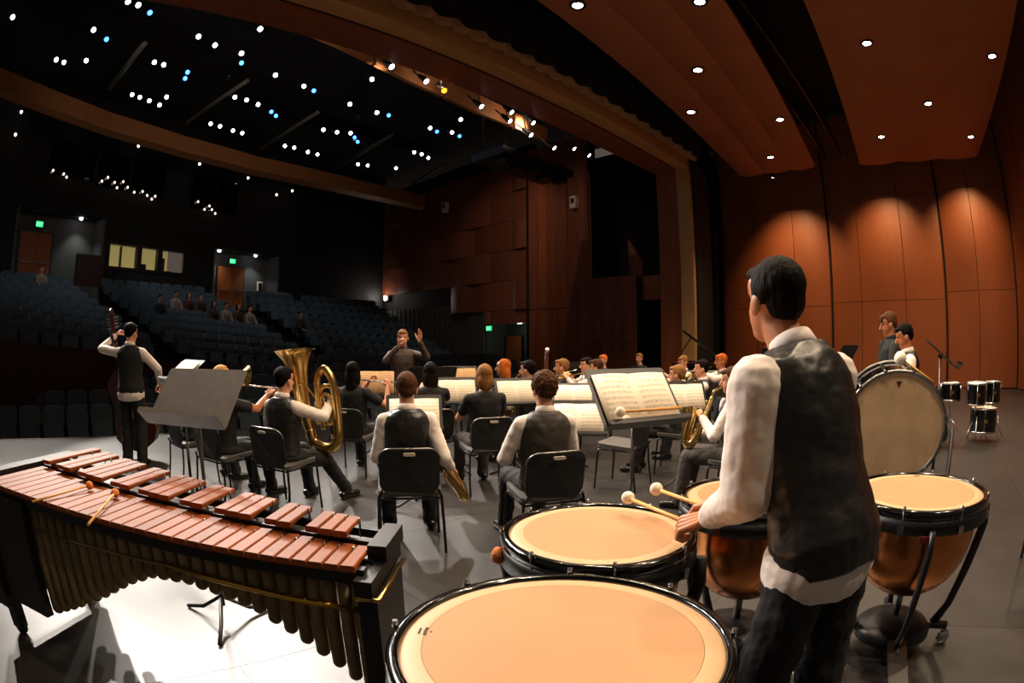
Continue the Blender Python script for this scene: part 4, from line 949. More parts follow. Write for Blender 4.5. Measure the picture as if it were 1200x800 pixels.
def ik(a, b, l1, l2, pole):
    a, b = V(a), V(b); d = b - a; L = min(max(d.length, .05), (l1 + l2) * .999); d.normalize(); b = a + d * L
    x = (l1 * l1 - l2 * l2 + L * L) / (2 * L); h = sqrt(max(l1 * l1 - x * x, 0)); p = V(pole); p = p - d * p.dot(d); p = p.normalized() if p.length > 1e-5 else V((0, 0, 1))
    return a + d * x + p * h, b
CURL = dict(grip=62, relaxed=24, open=5, flat=10, pinch=48)
def hand(b, w, d, n, side, pose, k_=1.0):
    w, d, n = V(w), V(d).normalized(), V(n); n = (n - d * n.dot(d)); n = n.normalized() if n.length > 1e-4 else frame(d)[0]
    s = d.cross(n) * (-1 if side > 0 else 1); c0 = R(CURL[pose])
    for k in range(4):
        b.cap(w + d * .012 + s * (.018 - .012 * k) * k_, w + d * .088 * k_ + s * (.030 - .020 * k) * k_, .015 * k_, .0125 * k_, 8, rings=2)
        p = w + d * .090 * k_ + s * (.031 - .0205 * k) * k_; A = 0; Ln = (.078, .087, .080, .062)[k] * k_
        spread = s * (.10 - .065 * k) * (1 if pose in ('open', 'flat') else .3)
        for j, (fr_, r_) in enumerate(((.46, .0098), (.30, .0088), (.24, .0078))):
            A += c0 * (.75, 1.05, .75)[j] + R(3 * k); e = (d * cos(A) + n * sin(A) + spread).normalized(); q = p + e * (Ln * fr_); b.cap(p, q, r_ * k_, (r_ - .0008) * k_, 8, rings=2); p = q
    p = w + d * .022 * k_ + s * .026 * k_; e = (s * .75 + d * .65 + n * (.25 if pose in ('open', 'flat') else .6)).normalized()
    q = p + e * .046 * k_; b.cap(p, q, .0145 * k_, .0115 * k_, 8, rings=2); e2 = (e + d * .5 + (n * .7 - s * .7 if pose in ('grip', 'pinch') else V((0, 0, 0)))).normalized(); r2 = q + e2 * .034 * k_; b.cap(q, r2, .0112 * k_, .0098 * k_, 8, rings=2); b.cap(r2, r2 + e2 * .022 * k_, .0098 * k_, .0085 * k_, 8, rings=2)
def person(label, loc, yaw, sit=True, scale=1.0, outfit='vest', hair=('short', 'hair_dark'), skin='skin_fair', lean=0, head=(0, 0), LH=None, RH=None, pose=('relaxed', 'relaxed'), vox=.011, feet=None, vest='vest_dark', legs='trousers_black', name='person', top=None, elbow=None, wide=1.0, hn=None, hd=None, group=None, lower=True, waist=0.0, tum=1.0, pz=None, twist=0.0, knees=None, baggy=1.0):
    t = thing(name, label, 'person', (loc[0], loc[1], loc[2] if len(loc) > 2 else 0), R(yaw), group); t.scale = (scale,) * 3
    PZ = pz if pz else (.535 if sit else .93); P = V((-.05 if sit else 0, 0, PZ)); l = R(lean)
    tw_ = M4.Rotation(R(twist), 3, 'Z'); U = tw_ @ V((sin(l), 0, cos(l))); F = tw_ @ V((cos(l), 0, -sin(l))); Y = tw_ @ V((0, 1, 0))
    sp = lambda h: P + U * h
    hip = {1: P + Y * .09 + V((0, 0, -.02)), -1: P - Y * .09 + V((0, 0, -.02))}
    sh = {1: sp(.432) + Y * (.170 * wide), -1: sp(.432) - Y * (.170 * wide)}
    if LH is None: LH = (.27, .13, .60) if sit else (.05, .27, .80)
    if RH is None: RH = (.27, -.13, .60) if sit else (.05, -.27, .80)
    el = {}; wr = {}; hdir = {}
    elbow = elbow or {}
    for s, H in ((1, LH), (-1, RH)):
        el[s], wr[s] = ik(sh[s], H, .285, .255, elbow.get(s, (-.25, .55 * s, -.8)))
        hdir[s] = (wr[s] - el[s]).normalized()
    nk = sp(.50); Hm = M4.Rotation(R(head[0]) + R(twist), 3, 'Z') @ M4.Rotation(R(head[1]) + l * .35, 3, 'Y'); HC = nk + U * .165 + (M4.Rotation(R(head[0]) + R(twist), 3, 'Z') @ V((.022, 0, 0)))
    X = lambda *q: HC + Hm @ V(q)
    # --- body
    b = MB(); ex = MB()
    b.cap(nk - U * .06, X(-.012, 0, -.04), .062, .054, 16)
    b.ell(X(-.014, 0, .030), (.092, .074, .088), Hm, 20, 12); b.ell(X(.020, 0, -.030), (.066, .060, .086), Hm, 18, 12); b.ell(X(.040, 0, -.082), (.040, .040, .034), Hm, 14, 8); b.ell(X(.028, 0, .045), (.060, .064, .055), Hm, 14, 8)
    ex.cap(X(.082, 0, .008), X(.103, 0, -.026), .008, .0135, 10); ex.ell(X(.094, 0, -.031), (.012, .017, .009), Hm, 10, 6)
    for s in (-1, 1): ex.ell(X(-.008, s * .074, -.010), (.021, .011, .033), Hm @ M4.Rotation(R(-12), 3, 'Y'), 12, 8)
    ex.ell(X(.075, 0, .026), (.009, .040, .009), Hm, 12, 6)
    torso(b, P, U, F, -.016, 0, .52, wide, Y)
    for s in (1, -1):
        b.cap(sh[s], el[s], .047, .040, 12); b.cap(el[s], wr[s], .042, .027, 12); b.cap(wr[s], wr[s] + hdir[s] * .03, .026, .022, 10)
        n_ = (hn or {}).get(s, V((0, -s * .3, -1))); d_ = (hd or {}).get(s, hdir[s]); hand(ex, wr[s] + hdir[s] * .015, d_, n_, s, pose[0 if s > 0 else 1])
    if lower:
        for s in (1, -1): b.cap(hip[s], P + V((.10 if sit else 0, s * .08, -.02 if sit else -.06)), .05, .05, 12)
    o = b.build('body', MATS[skin], t); FIN.append((o, vox, 3, 0, ex))
    e_ = MB()
    for s in (-1, 1):
        q = MB(); q.ell(X(.073, s * .029, .008), (.006, .012, .006), Hm, 10, 6); q.build('eye', MATS['eye_dark'], t)
    q = MB(); q.ell(X(.081, 0, -.058), (.007, .018, .006), Hm, 12, 6); q.build('mouth', MATS['lip'], t)
    # --- hair
    h = MB(); kind, hm = hair
    if kind != 'bald':
        g = .005 if kind != 'curly' else .020
        h.ell(X(-.024, 0, .046), (.090 + g, .073 + g, .080 + g), Hm, 20, 12); h.ell(X(-.056, 0, .004), (.051 + g * .6, .064 + g * .6, .066), Hm, 16, 10)
        for s in (-1, 1): h.ell(X(-.022, s * .064, .030), (.044, .018 + g * .4, .040), Hm, 12, 8)
        if kind in ('fringe', 'short', 'curly'): h.ell(X(.050, 0, .078), (.042, .058, .030 + g * .3), Hm, 14, 8)
        if kind == 'fringe': h.ell(X(.068, 0, .052), (.028, .052, .028), Hm, 12, 8)
        if kind in ('long',): 
            h.ell(X(-.060, 0, -.085), (.050, .086, .150), Hm, 16, 12); h.ell(X(-.070, 0, -.19), (.040, .080, .120), None, 16, 10)
            for s in (-1, 1): h.ell(X(-.01, s * .074, -.05), (.042, .022, .105), Hm, 12, 8)
        if kind == 'bob':
            h.ell(X(-.050, 0, -.050), (.058, .086, .110), Hm, 16, 12)
            for s in (-1, 1): h.ell(X(.000, s * .072, -.03), (.045, .022, .085), Hm, 12, 8)
        if kind == 'pony': h.ell(X(-.125, 0, .02), (.03, .03, .03), Hm, 12, 8); h.cap(X(-.135, 0, .01), X(-.135, 0, -.16), .028, .012, 12)
        if kind == 'bun': h.ell(X(-.11, 0, .05), (.045, .048, .045), Hm, 14, 10)
        o = h.build('hair', MATS[hm], t); FIN.append((o, min(vox, .010) if vox < .02 else vox, 2, .010 if kind == 'curly' else .0015, None))
    # --- clothes
    if top is None: top = {'vest': 'shirt_white', 'black_short': 'top_black', 'black_long': 'top_black'}.get(outfit, 'top_black')
    sw_ = MB(); torso(sw_, P, U, F, .004, 0, .52, wide, Y, tum)
    for s in (1, -1):
        sw_.cap(sh[s] - Y * (s * .05) + U * .012, sh[s], .058, .058, 14)
        if outfit == 'black_short': sw_.cap(sh[s], sh[s].lerp(el[s], .62), .064, .058, 14)
        else:
            sw_.cap(sh[s], el[s], .060 * baggy, .055 * baggy, 14); sw_.cap(el[s], el[s].lerp(wr[s], .93), .055 * baggy, .038 * (1 + (baggy - 1) * .4), 14); sw_.cap(el[s].lerp(wr[s], .86), el[s].lerp(wr[s], .97), .042, .040, 14)
    o = sw_.build('shirt' if outfit != 'black_short' else 'tee_shirt', MATS[top], t); FIN.append((o, vox, 3, .004, None))
    if outfit == 'vest' or outfit == 'shirt':
        c_ = MB(); cc = nk + U * .035; A = M4((F, Y, U)).transposed(); c_.lathe([(.060, -.035), (.074, -.02), (.065, .018), (.058, .022), (.060, .0)], 24, cc - F * .006, A @ M4.Rotation(R(10), 3, 'Y'), True); c_.build('collar', MATS[top], t)
    if outfit == 'vest':
        v_ = MB(); torso(v_, P, U, F, .019, 0 if sit else -.09 + waist, .52, wide * .95, Y, tum)
        o = v_.build('vest', MATS[vest], t); FIN.append((o, vox, 3, .004, None))
        v_ = MB(); v_.ell(P + U * .40 + F * .098, (.050, .055, .115), M4((F, Y, U)).transposed(), 14, 10); v_.build('shirt_front', MATS[top], t)
        if not sit:
            hm_ = MB(); hm_.lathe([(.001, -.135), (.10, -.13), (.138, -.12), (.145, -.06), (.128, .02), (.001, .05)], 24, P, M4.Rotation(R(-9), 3, 'Y') @ M4.Diagonal((1, 1.33, 1))); o = hm_.build('shirt_tail', MATS[top], t); FIN.append((o, vox, 3, .004, None))
    if lower:
        tr = MB(); ft = feet or ({1: (.44, .14), -1: (.44, -.14)} if sit else {1: (.02, .11), -1: (-.02, -.11)})
        tr.ell(P + V((-.005, 0, -.02)), (.130, .182, .115), None, 18, 10)
        for s in (1, -1):
            an = V((ft[s][0], ft[s][1], .09)); kn, an = ik(hip[s], an, *((.43, .42) if sit else (.418, .412)), (knees or {}).get(s, (1, .12 * s, .9) if sit else (1, .1 * s, 0)))
            kw = 1.0 if sit else 1.18; tr.cap(hip[s], kn, .096, .070 * kw, 16); tr.cap(kn, an + V((0, 0, .02)), .072 * kw, .060 * kw, 16); tr.cap(an + V((0, 0, .04)), an + V((0, 0, -.012)), .064 * kw, .067 * kw, 14)
            so = MB(); so.cap(V((an.x - .05, an.y, .047)), V((an.x + .15, an.y + .03 * s, .037)), .044, .036, 14, .85); so.cap(V((an.x - .05, an.y, .022)), V((an.x + .16, an.y + .03 * s, .020)), .036, .032, 12, .6); so.ell((an.x - .01, an.y, .07), (.05, .042, .05)); o = so.build('shoe', MATS['shoe_black'], t); FIN.append((o, min(vox, .012), 2, 0, None))
        o = tr.build('trousers', MATS[legs], t); FIN.append((o, vox, 3, .006, None))
    return t
def finish():
    tex = bpy.data.textures.new('folds', 'CLOUDS'); tex.noise_scale = .07
    curl = bpy.data.textures.new('curls', 'CLOUDS'); curl.noise_scale = .022
    for o, vx, sm, ds, ex in FIN:
        m = o.modifiers.new('remesh', 'REMESH'); m.mode = 'VOXEL'; m.voxel_size = vx; m.use_smooth_shade = True
        if sm: m = o.modifiers.new('smooth', 'SMOOTH'); m.iterations = sm; m.factor = .5
        if ds: m = o.modifiers.new('folds', 'DISPLACE'); m.texture = curl if o.name.startswith('hair') else tex; m.strength = ds * 3; m.mid_level = .5
    dg = bpy.context.evaluated_depsgraph_get()
    for o, vx, sm, ds, ex in FIN:
        me = bpy.data.meshes.new_from_object(o.evaluated_get(dg)); old = o.data; mt = old.materials[0]
        if ex:
            bm = bmesh.new(); bm.from_mesh(me); em = ex.mesh('x'); bm.from_mesh(em)
            for f in bm.faces: f.smooth = True
            bm.to_mesh(me); bm.free(); bpy.data.meshes.remove(em)
        me.materials.clear(); me.materials.append(mt); me.name = old.name; o.modifiers.clear(); o.data = me; bpy.data.meshes.remove(old)
def W(loc, yaw, p, s=1.0):
    p = V(p) * s; a = R(yaw); return V((loc[0] + p.x * cos(a) - p.y * sin(a), loc[1] + p.x * sin(a) + p.y * cos(a), p.z))

# ------------------------------------------------------------------ instruments (built in the player's frame: +x forward, +y left)
def inst(name, label, cat, loc, yaw, s=1.0): t = thing(name, label, cat, (loc[0], loc[1], 0), R(yaw)); t.scale = (s,) * 3; return t
def spline(pts, n=8):
    pts = [V(p) for p in pts]; out = []
    for i in range(len(pts) - 1):
        p0, p1, p2, p3 = pts[max(i - 1, 0)], pts[i], pts[i + 1], pts[min(i + 2, len(pts) - 1)]
        for k in range(n):
            t = k / n; out.append(.5 * ((2 * p1) + (p2 - p0) * t + (2 * p0 - 5 * p1 + 4 * p2 - p3) * t * t + (3 * p1 - p0 - 3 * p2 + p3) * t ** 3))
    return out + [pts[-1]]
def lerp_list(a, n): 
    out = []
    for i in range(n):
        t = i / (n - 1) * (len(a) - 1); k = min(int(t), len(a) - 2); out.append(a[k] + (a[k + 1] - a[k]) * (t - k))
    return out
def sax(loc, yaw, mouth, low, label, big=1.0, side=-1, s=1.0):
    """mouth: mouthpiece tip; low: bottom of the bow; bell opens forward and up"""
    t = inst('saxophone', label, 'saxophone', loc, yaw, s); m_, lo = V(mouth), V(low); ax = (m_ - lo).normalized(); L = (m_ - lo).length
    fwd = V((1, 0, 0)); fwd = (fwd - ax * fwd.dot(ax)).normalized()
    topb = lo + ax * (L * .88); bp = spline([topb, lo + ax * L * .5, lo + ax * .10, lo + fwd * .03 - ax * .0, lo + fwd * .085 + ax * .02], 6); MB().tube(bp, lerp_list([.012, .024, .036, .042, .044], len(bp)), 12).build('body', MATS['brass'], t)
    be = spline([lo + fwd * .085 + ax * .02, lo + fwd * .11 + ax * .12, lo + fwd * .13 + ax * .24, lo + fwd * .17 + ax * .32], 6); MB().tube(be, lerp_list([.044, .048, .052, .056, .066, .085 * big], len(be)), 14, False).build('bell', MATS['brass'], t)
    nc = spline([topb, topb + ax * .05, m_ - fwd * .06 + ax * .045, m_ - fwd * .02], 6); MB().tube(nc, .010, 8).build('neck', MATS['brass'], t); MB().tube([nc[-3], nc[-1] - fwd * .03], [.012, .008], 8).build('mouthpiece', MATS['black_gloss'], t)
    for k in range(6):
        q = lo + ax * (.14 + (L * .62) * k / 6) + fwd * (.022 + .012 * (1 - k / 6)); MB().cyl(q, q + fwd * .012, .018 - .001 * k, seg=10).build('key_cup', MATS['brass'], t)
    sd = ax.cross(fwd) * side; MB().tube([lo + ax * .12 + sd * .035, lo + ax * L * .8 + sd * .022], .004, 6).build('key_rod', MATS['brass'], t)
    return t
def trumpet(loc, yaw, mouth, d, label, m='brass'):
    t = inst('trumpet', label, 'trumpet', loc, yaw); o = V(mouth); d = V(d).normalized(); s_, u_, _ = frame(d)
    P_ = lambda a, b, c=0: o + d * a + u_ * b + s_ * c
    MB().tube([P_(0, 0), P_(.02, 0), P_(.06, 0), P_(.46, 0)], [.012, .008, .005, .006], 8).build('leadpipe', MATS[m], t)
    MB().tube(spline([P_(.40, 0), P_(.46, -.0), P_(.49, -.04), P_(.46, -.08), P_(.40, -.08), P_(.14, -.08), P_(.10, -.10), P_(.14, -.13), P_(.25, -.12)], 5), .006, 8).build('tubing', MATS[m], t)
    bl = [P_(.14, -.08), P_(.40, -.08), P_(.47, -.08), P_(.50, -.08)]; MB().tube([P_(.12, -.02), P_(.30, -.02), P_(.44, -.02), P_(.50, -.02), P_(.53, -.02)], [.006, .010, .018, .036, .060], 14, False).build('bell', MATS[m], t)
    for k in range(3): MB().cyl(P_(.20 + .028 * k, .06), P_(.20 + .028 * k, -.12), .0115, seg=10).build('valve', MATS[m], t)
    return t
def trombone(loc, yaw, mouth, d, ext, label):
    t = inst('trombone', label, 'trombone', loc, yaw); o = V(mouth); d = V(d).normalized(); s_, u_, _ = frame(d); P_ = lambda a, b, c=0: o + d * a + s_ * b + u_ * c
    MB().tube([P_(0, 0), P_(.05, 0), P_(.65, 0)], [.015, .008, .007], 8).build('inner_slide', MATS['brass'], t)
    MB().tube(spline([P_(.2 + ext * .2, 0), P_(.70 + ext, 0), P_(.74 + ext, -.05), P_(.70 + ext, -.10), P_(.10, -.10)], 6), .0085, 8).build('outer_slide', MATS['silver'], t)
    MB().cyl(P_(.20 + ext * .25, 0), P_(.20 + ext * .25, -.10), .006, seg=6).build('slide_brace', MATS['silver'], t)
    MB().tube(spline([P_(.10, -.10, 0), P_(-.25, -.10, .02), P_(-.32, -.12, .05), P_(-.28, -.14, .08), P_(-.25, -.14, .09)], 6), .009, 8).build('tuning_loop', MATS['brass'], t)
    MB().tube([P_(-.25, -.14, .09), P_(-.12, -.14, .09), P_(-.03, -.14, .09), P_(.02, -.14, .09), P_(.05, -.14, .09)], [.010, .020, .035, .065, .100], 16, False).build('bell', MATS['brass'], t)
    return t
def stick_horn(name, label, cat, loc, yaw, a, b, r0, r1, m, bell=0.0, keys=6, km='silver'):
    t = inst(name, label, cat, loc, yaw); a, b = V(a), V(b); d = (b - a).normalized()
    MB().tube([a, a.lerp(b, .08), a.lerp(b, .12), b] + ([b + d * .03, b + d * .06] if bell else []), [r0 * .5, r0, r0, r1] + ([r1 * 1.4, bell] if bell else []), 12).build('tube', MATS[m], t)
    s_, u_, _ = frame(d)
    for k in range(keys): q = a.lerp(b, .25 + .1 * k) + u_ * r0; MB().cyl(q, q + u_ * .006, r0 * .8, seg=8).build('key', MATS[km], t)
    MB().tube([a.lerp(b, .22) + s_ * r0, a.lerp(b, .85) + s_ * r0], .003, 6).build('key_rod', MATS[km], t)
    return t
CON = (4.53, 6.59)
def to_con(x, y): return math.degrees(math.atan2(CON[1] - y, CON[0] - x))

# ------------------------------------------------------------------ timpanist
TP = (1.50, .235); TY = 64; TS = 1.06
def L2(loc, yaw, p, s=1.0):
    a = -R(yaw); x, y = p[0] - loc[0], p[1] - loc[1]; return ((x * cos(a) - y * sin(a)) / s, (x * sin(a) + y * cos(a)) / s, p[2] / s)
wl_, wr_ = V((1.545, .635, .985)), V((1.66, .62, 1.01))
person('timpani player in white shirt and dark vest reaching with mallets, head turned away', TP, TY, False, TS, 'vest', ('short', 'hair_dark'), 'skin_tan', lean=20, head=(-9, -8), LH=L2(TP, TY, wl_, TS), RH=L2(TP, TY, wr_, TS), pose=('grip', 'grip'), vox=.0065, elbow={1: (-.5, .25, -.9), -1: (-.4, -.6, -.6)}, feet={1: (-.02, .11), -1: (-.09, -.11)}, hn={1: (.25, -.3, -1), -1: (.1, .25, -1)}, hd={1: (.7, .55, -.35), -1: (.8, .3, -.3)}, tum=1.08, wide=1.04, baggy=1.28)
h1, h2 = V((1.80, 1.10, .915)), V((1.85, 1.00, .955)); g1 = V((1.59, .735, .935)); g2 = V((1.70, .72, .965))
mallet(g1 + (g1 - h1).normalized() * .07, h1, .027, 'timpani mallet with white felt head in the player hand, over the drum', 'felt_white', 'wood_light', .0072)
mallet(g2 + (g2 - h2).normalized() * .06, h2, .027, 'timpani mallet with white felt head raised beside the first mallet', 'felt_white', 'wood_light', .0072)

# ------------------------------------------------------------------ double bass player
BP = (.63, 7.17); BY = 66
person('standing double bass player in black vest seen from behind, one arm raised', BP, BY, False, 1.04, 'vest', ('short', 'hair_black'), 'skin_fair', lean=2, head=(-25, 4), LH=(.22, .30, 1.56), RH=(.22, -.36, .98), pose=('grip', 'grip'), vox=.012, elbow={1: (-.2, 1, -.3), -1: (-.3, -.9, -.3)}, vest='top_black')
db = inst('double_bass', 'brown upright double bass with carved scroll held by the standing player', 'double bass', BP, BY)
o0 = V((.42, .0, .12)); tp = V((.26, .40, 1.95)); ax = (tp - o0).normalized(); fx_ = V((.9, .0, .15)); fx_ = (fx_ - ax * fx_.dot(ax)).normalized(); sx_ = ax.cross(fx_)
hb = [(.0, .02), (.10, .24), (.25, .33), (.42, .30), (.55, .215), (.66, .205), (.80, .245), (.95, .25), (1.06, .17), (1.12, .05)]
pol = [(w_, h_) for h_, w_ in hb] + [(-w_, h_) for h_, w_ in reversed(hb)]
MB().prism(pol, -.10, .10, lambda q: o0 + sx_ * q.x + ax * q.y + fx_ * q.z).build('body', mat('bass_wood', '#4a1f0d', .3, 0, .2, 6, coat=.4), db)
MB().tube([o0 + ax * 1.08 - fx_ * .04, o0 + ax * 1.62 - fx_ * .02], [.028, .022], 10).build('neck', MATS['bass_wood'], db)
MB().prism([(-.035, .80), (.035, .80), (.022, 1.64), (-.022, 1.64)], -.14, -.125, lambda q: o0 + sx_ * q.x + ax * q.y + fx_ * q.z).build('fingerboard', MATS['black_gloss'], db)
MB().box(o0 + ax * 1.72, (.06, .05, .20), M4((sx_, fx_, ax)).transposed()).build('peg_box', MATS['bass_wood'], db)
sc = MB(); 
for k in range(14): a_ = k * .5; sc.ell(o0 + ax * (1.85 + .05 * sin(a_) * (1 - k / 16)) + fx_ * (.04 - .05 * cos(a_) * (1 - k / 16)), (.026, .026, .024), seg=8, rings=6)
sc.build('scroll', MATS['bass_wood'], db); 
for k in range(4): q = o0 + ax * (1.66 + .04 * k); MB().tube([q - sx_ * .09, q + sx_ * .09], .008, 6).build('tuning_peg', MATS['steel'], db)
MB().cyl(o0, o0 - V((0, 0, .11)), .008, seg=8).build('end_pin', MATS['steel'], db)
for k in range(4): MB().tube([o0 + ax * .15 - fx_ * .12 + sx_ * (.012 * (k - 1.5)), o0 + ax * 1.66 - fx_ * .145 + sx_ * (.010 * (k - 1.5))], .0025, 4).build('string', MATS['steel'], db)
MB().box(o0 + ax * .52 - fx_ * .12, (.16, .03, .12), M4((sx_, fx_, ax)).transposed()).build('bridge', MATS['wood_light'], db)
bw_ = inst('bass_bow', 'bow in the lowered hand of the double bass player', 'bow', BP, BY); MB().tube([(.24, -.38, .95), (.10, -.55, .70), (.02, -.62, .52)], [.008, .006, .005], 6).build('bow_stick', MATS['wood_light'], bw_); MB().tube([(.25, -.40, .92), (.03, -.64, .53)], .003, 4).build('bow_hair', MATS['paper'], bw_)

# ------------------------------------------------------------------ low brass at the house side
def player(key, loc, label, yaw=None, clabel=None, **k):
    yaw = to_con(*loc) if yaw is None else yaw
    if clabel: chair((loc[0] - .04 * cos(R(yaw)), loc[1] - .04 * sin(R(yaw))), yaw, clabel)
    person(label, loc, yaw, **k); return yaw
player('redl', (1.28, 6.07), 'seated red haired player in black behind the bright white sheet', 9, 'black orchestra chair of the red haired player behind the bright sheet', outfit='black_long', hair=('short', 'hair_red'), vox=.013, LH=(.3, .12, .95), RH=(.34, -.05, 1.0))
stick_horn('clarinet', 'black clarinet held by the red haired player behind the bright sheet', 'clarinet', (1.28, 6.07), 9, (.14, 0, 1.12), (.48, 0, .66), .012, .014, 'black_gloss', .03)
yw = player('tb', (1.44, 5.20), 'seated blond trombone player in black short sleeves with bent bare arm', 22, 'black orchestra chair of the trombone player', outfit='black_short', hair=('bob', 'hair_blond'), skin='skin_tan', vox=.011, LH=(.20, .05, 1.06), RH=(.44, -.16, 1.02), pose=('grip', 'grip'))
trombone((1.44, 5.20), 22, (.13, -.02, 1.14), (.93, -.22, -.12), .10, 'brass trombone with long slide pointing past the tuba player')
TU = (1.87, 4.64); TUY = 24
player('tuba', TU, 'tuba player with dark hair in white shirt and vest hugging the tuba', TUY, 'black orchestra chair under the tuba player', outfit='vest', hair=('short', 'hair_black'), skin='skin_fair', vox=.009, LH=(.26, .20, .86), RH=(.42, -.22, 1.00), pose=('grip', 'grip'), head=(-4, 0), feet={1: (.46, .16), -1: (.60, -.20)}, lean=2)
tu = inst('tuba', 'large brass tuba with wide flared bell pointing up', 'tuba', TU, TUY); c0 = V((.32, -.10, .60)); ux = V((.20, -.98, 0)); uz = V((.0, .12, .99)).normalized()
Q = lambda a, b, c=0: c0 + ux * a + uz * b + V((.98, .20, 0)) * c
bl_ = [Q(-.06, .12), Q(-.10, .30), Q(-.115, .50), Q(-.125, .65), Q(-.13, .75), Q(-.135, .82), Q(-.14, .86), Q(-.14, .875)]
MB().tube(bl_, [.055, .065, .078, .095, .118, .15, .185, .205], 24, False).build('bell', MATS['brass'], tu)
MB().tube(bl_[-1:] + [Q(-.14, .87)], [.212, .205], 24, False).build('bell_rim', MATS['brass'], tu)
lp = spline([Q(-.06, .12), Q(-.03, .0), Q(.09, -.05), Q(.21, .0), Q(.25, .14), Q(.26, .40), Q(.245, .60), Q(.17, .70), Q(.09, .62), Q(.07, .45), Q(.07, .25)], 7)
MB().tube(lp, lerp_list([.055, .054, .052, .050, .047, .044, .041, .038, .034, .030, .026], len(lp)), 14).build('main_bow', MATS['brass'], tu)
for k, (w0, h0) in enumerate(((.20, .54), (.15, .46))):
    lp = spline([Q(.07 - .01 * k, .12, .05), Q(.07 - .01 * k, h0 - .08, .05), Q(.07 + w0 * .4, h0, .05), Q(.07 + w0 * .78, h0 - .08, .05), Q(.07 + w0 * .8, .12, .05), Q(.07 + w0 * .5, .05, .05)], 6); MB().tube(lp, .020 - .003 * k, 10).build('branch', MATS['brass'], tu)
for k in range(4): MB().cyl(Q(.0 + .045 * k, .16, .08), Q(.0 + .045 * k, .38, .08), .020, seg=12).build('valve', MATS['brass'], tu); MB().cyl(Q(.0 + .045 * k, .38, .08), Q(.0 + .045 * k, .42, .08), .008, seg=8).build('valve_stem', MATS['silver'], tu)
MB().tube(spline([Q(.03, .40, .05), Q(-.04, .55, -.04), Q(-.05, .56, -.12), Q(-.04, .55, -.13)], 5), .009, 8).build('leadpipe', MATS['brass'], tu)

# ------------------------------------------------------------------ woodwinds
FL = (3.14, 5.58); player('fl', FL, 'flute player with long dark hair in black playing sideways', 36, 'black orchestra chair under the flute player', outfit='black_short', hair=('long', 'hair_black'), skin='skin_tan', vox=.011, LH=(.26, -.06, 1.06), RH=(.16, -.36, 1.02), pose=('grip', 'grip'), head=(8, 4))
stick_horn('flute', 'silver flute held out to the side by the long haired player', 'flute', FL, 36, (.16, .10, 1.11), (.26, -.55, 1.07), .0095, .0095, 'silver')
S1 = (2.30, 3.30); player('s1', S1, 'short haired saxophone player in white shirt and black vest seen from behind', 57, 'black orchestra chair under the short haired saxophone player', outfit='vest', hair=('short', 'hair_brown'), skin='skin_fair', vox=.009, LH=(.22, .13, .72), RH=(.08, -.33, .58), pose=('grip', 'grip'), elbow={-1: (-.3, -.3, -.9), 1: (-.3, .35, -.9)}, feet={1: (.30, .16), -1: (.34, -.18)})
sax(S1, 57, (.13, -.02, 1.10), (.06, -.43, .34), 'brass tenor saxophone hanging beside the short haired player', 1.0, -1)
player('gl', (3.82, 5.01), 'seated player with very long dark hair in black near the conductor desk', 66, 'black orchestra chair under the very long haired player', outfit='black_long', hair=('long', 'hair_dark'), vox=.012, LH=(.30, .05, .98), RH=(.32, -.12, .90), skin='skin_fair')
stick_horn('clarinet', 'black clarinet held by the very long haired player near the conductor desk', 'clarinet', (3.82, 5.01), 66, (.14, 0, 1.10), (.44, -.02, .64), .012, .014, 'black_gloss', .03)
WT = (3.82, 4.10); player('wt', WT, 'woman in black tee shirt with short light brown hair seen from behind', 66, 'black orchestra chair under the woman in a black tee shirt', outfit='black_short', hair=('bob', 'hair_light'), skin='skin_fair', vox=.010, LH=(.28, .08, .92), RH=(.30, -.10, .82), pose=('grip', 'grip'), legs='trousers_grey')
stick_horn('clarinet', 'black clarinet in front of the woman in a black tee shirt', 'clarinet', WT, 66, (.14, 0, 1.10), (.42, 0, .62), .012, .014, 'black_gloss', .03)
player('rh', (5.36, 5.39), 'seated player with long ginger red hair behind the music stands', 124, 'black orchestra chair under the ginger red haired player', outfit='black_long', hair=('long', 'hair_ginger'), vox=.013, LH=(.3, .06, .95), RH=(.3, -.08, .85))
MP = (5.15, 4.74); player('mp', MP, 'dark haired player in profile with white shirt behind the curly haired player', 112, 'black orchestra chair under the dark haired profile player', outfit='vest', hair=('short', 'hair_black'), vox=.011, LH=(.28, .08, .90), RH=(.26, -.2, .72), pose=('grip', 'grip'))
sax(MP, 112, (.13, 0, 1.12), (.20, -.16, .50), 'brass saxophone played by the dark haired profile player', .9)
CU = (2.93, 2.53); player('cu', CU, 'curly brown haired player in white shirt and grey vest seen from behind', 62, 'black orchestra chair under the curly haired player', outfit='vest', hair=('curly', 'hair_brown'), skin='skin_fair', vox=.009, LH=(.26, .14, .74), RH=(.27, -.14, .70), vest='vest_grey', wide=1.06, head=(6, 4))
BS = (6.05, 4.90); player('bs', BS, 'bassoon player with light brown hair half hidden behind the curly haired player', 125, 'black orchestra chair under the bassoon player', outfit='black_long', hair=('short', 'hair_light'), vox=.013, LH=(.26, .02, 1.0), RH=(.26, -.18, .75))
stick_horn('bassoon', 'tall dark bassoon with white bell ring rising over the players', 'bassoon', BS, 125, (.28, -.26, .35), (.16, .22, 1.42), .030, .022, 'bass_wood', 0, 6)
o = MB().cyl((.157, .233, 1.43), (.152, .253, 1.47), .026, seg=14).build('bell_ring', MATS['paper']); o.parent = [q for q in COL.objects if q.name.startswith('bassoon')][-1]
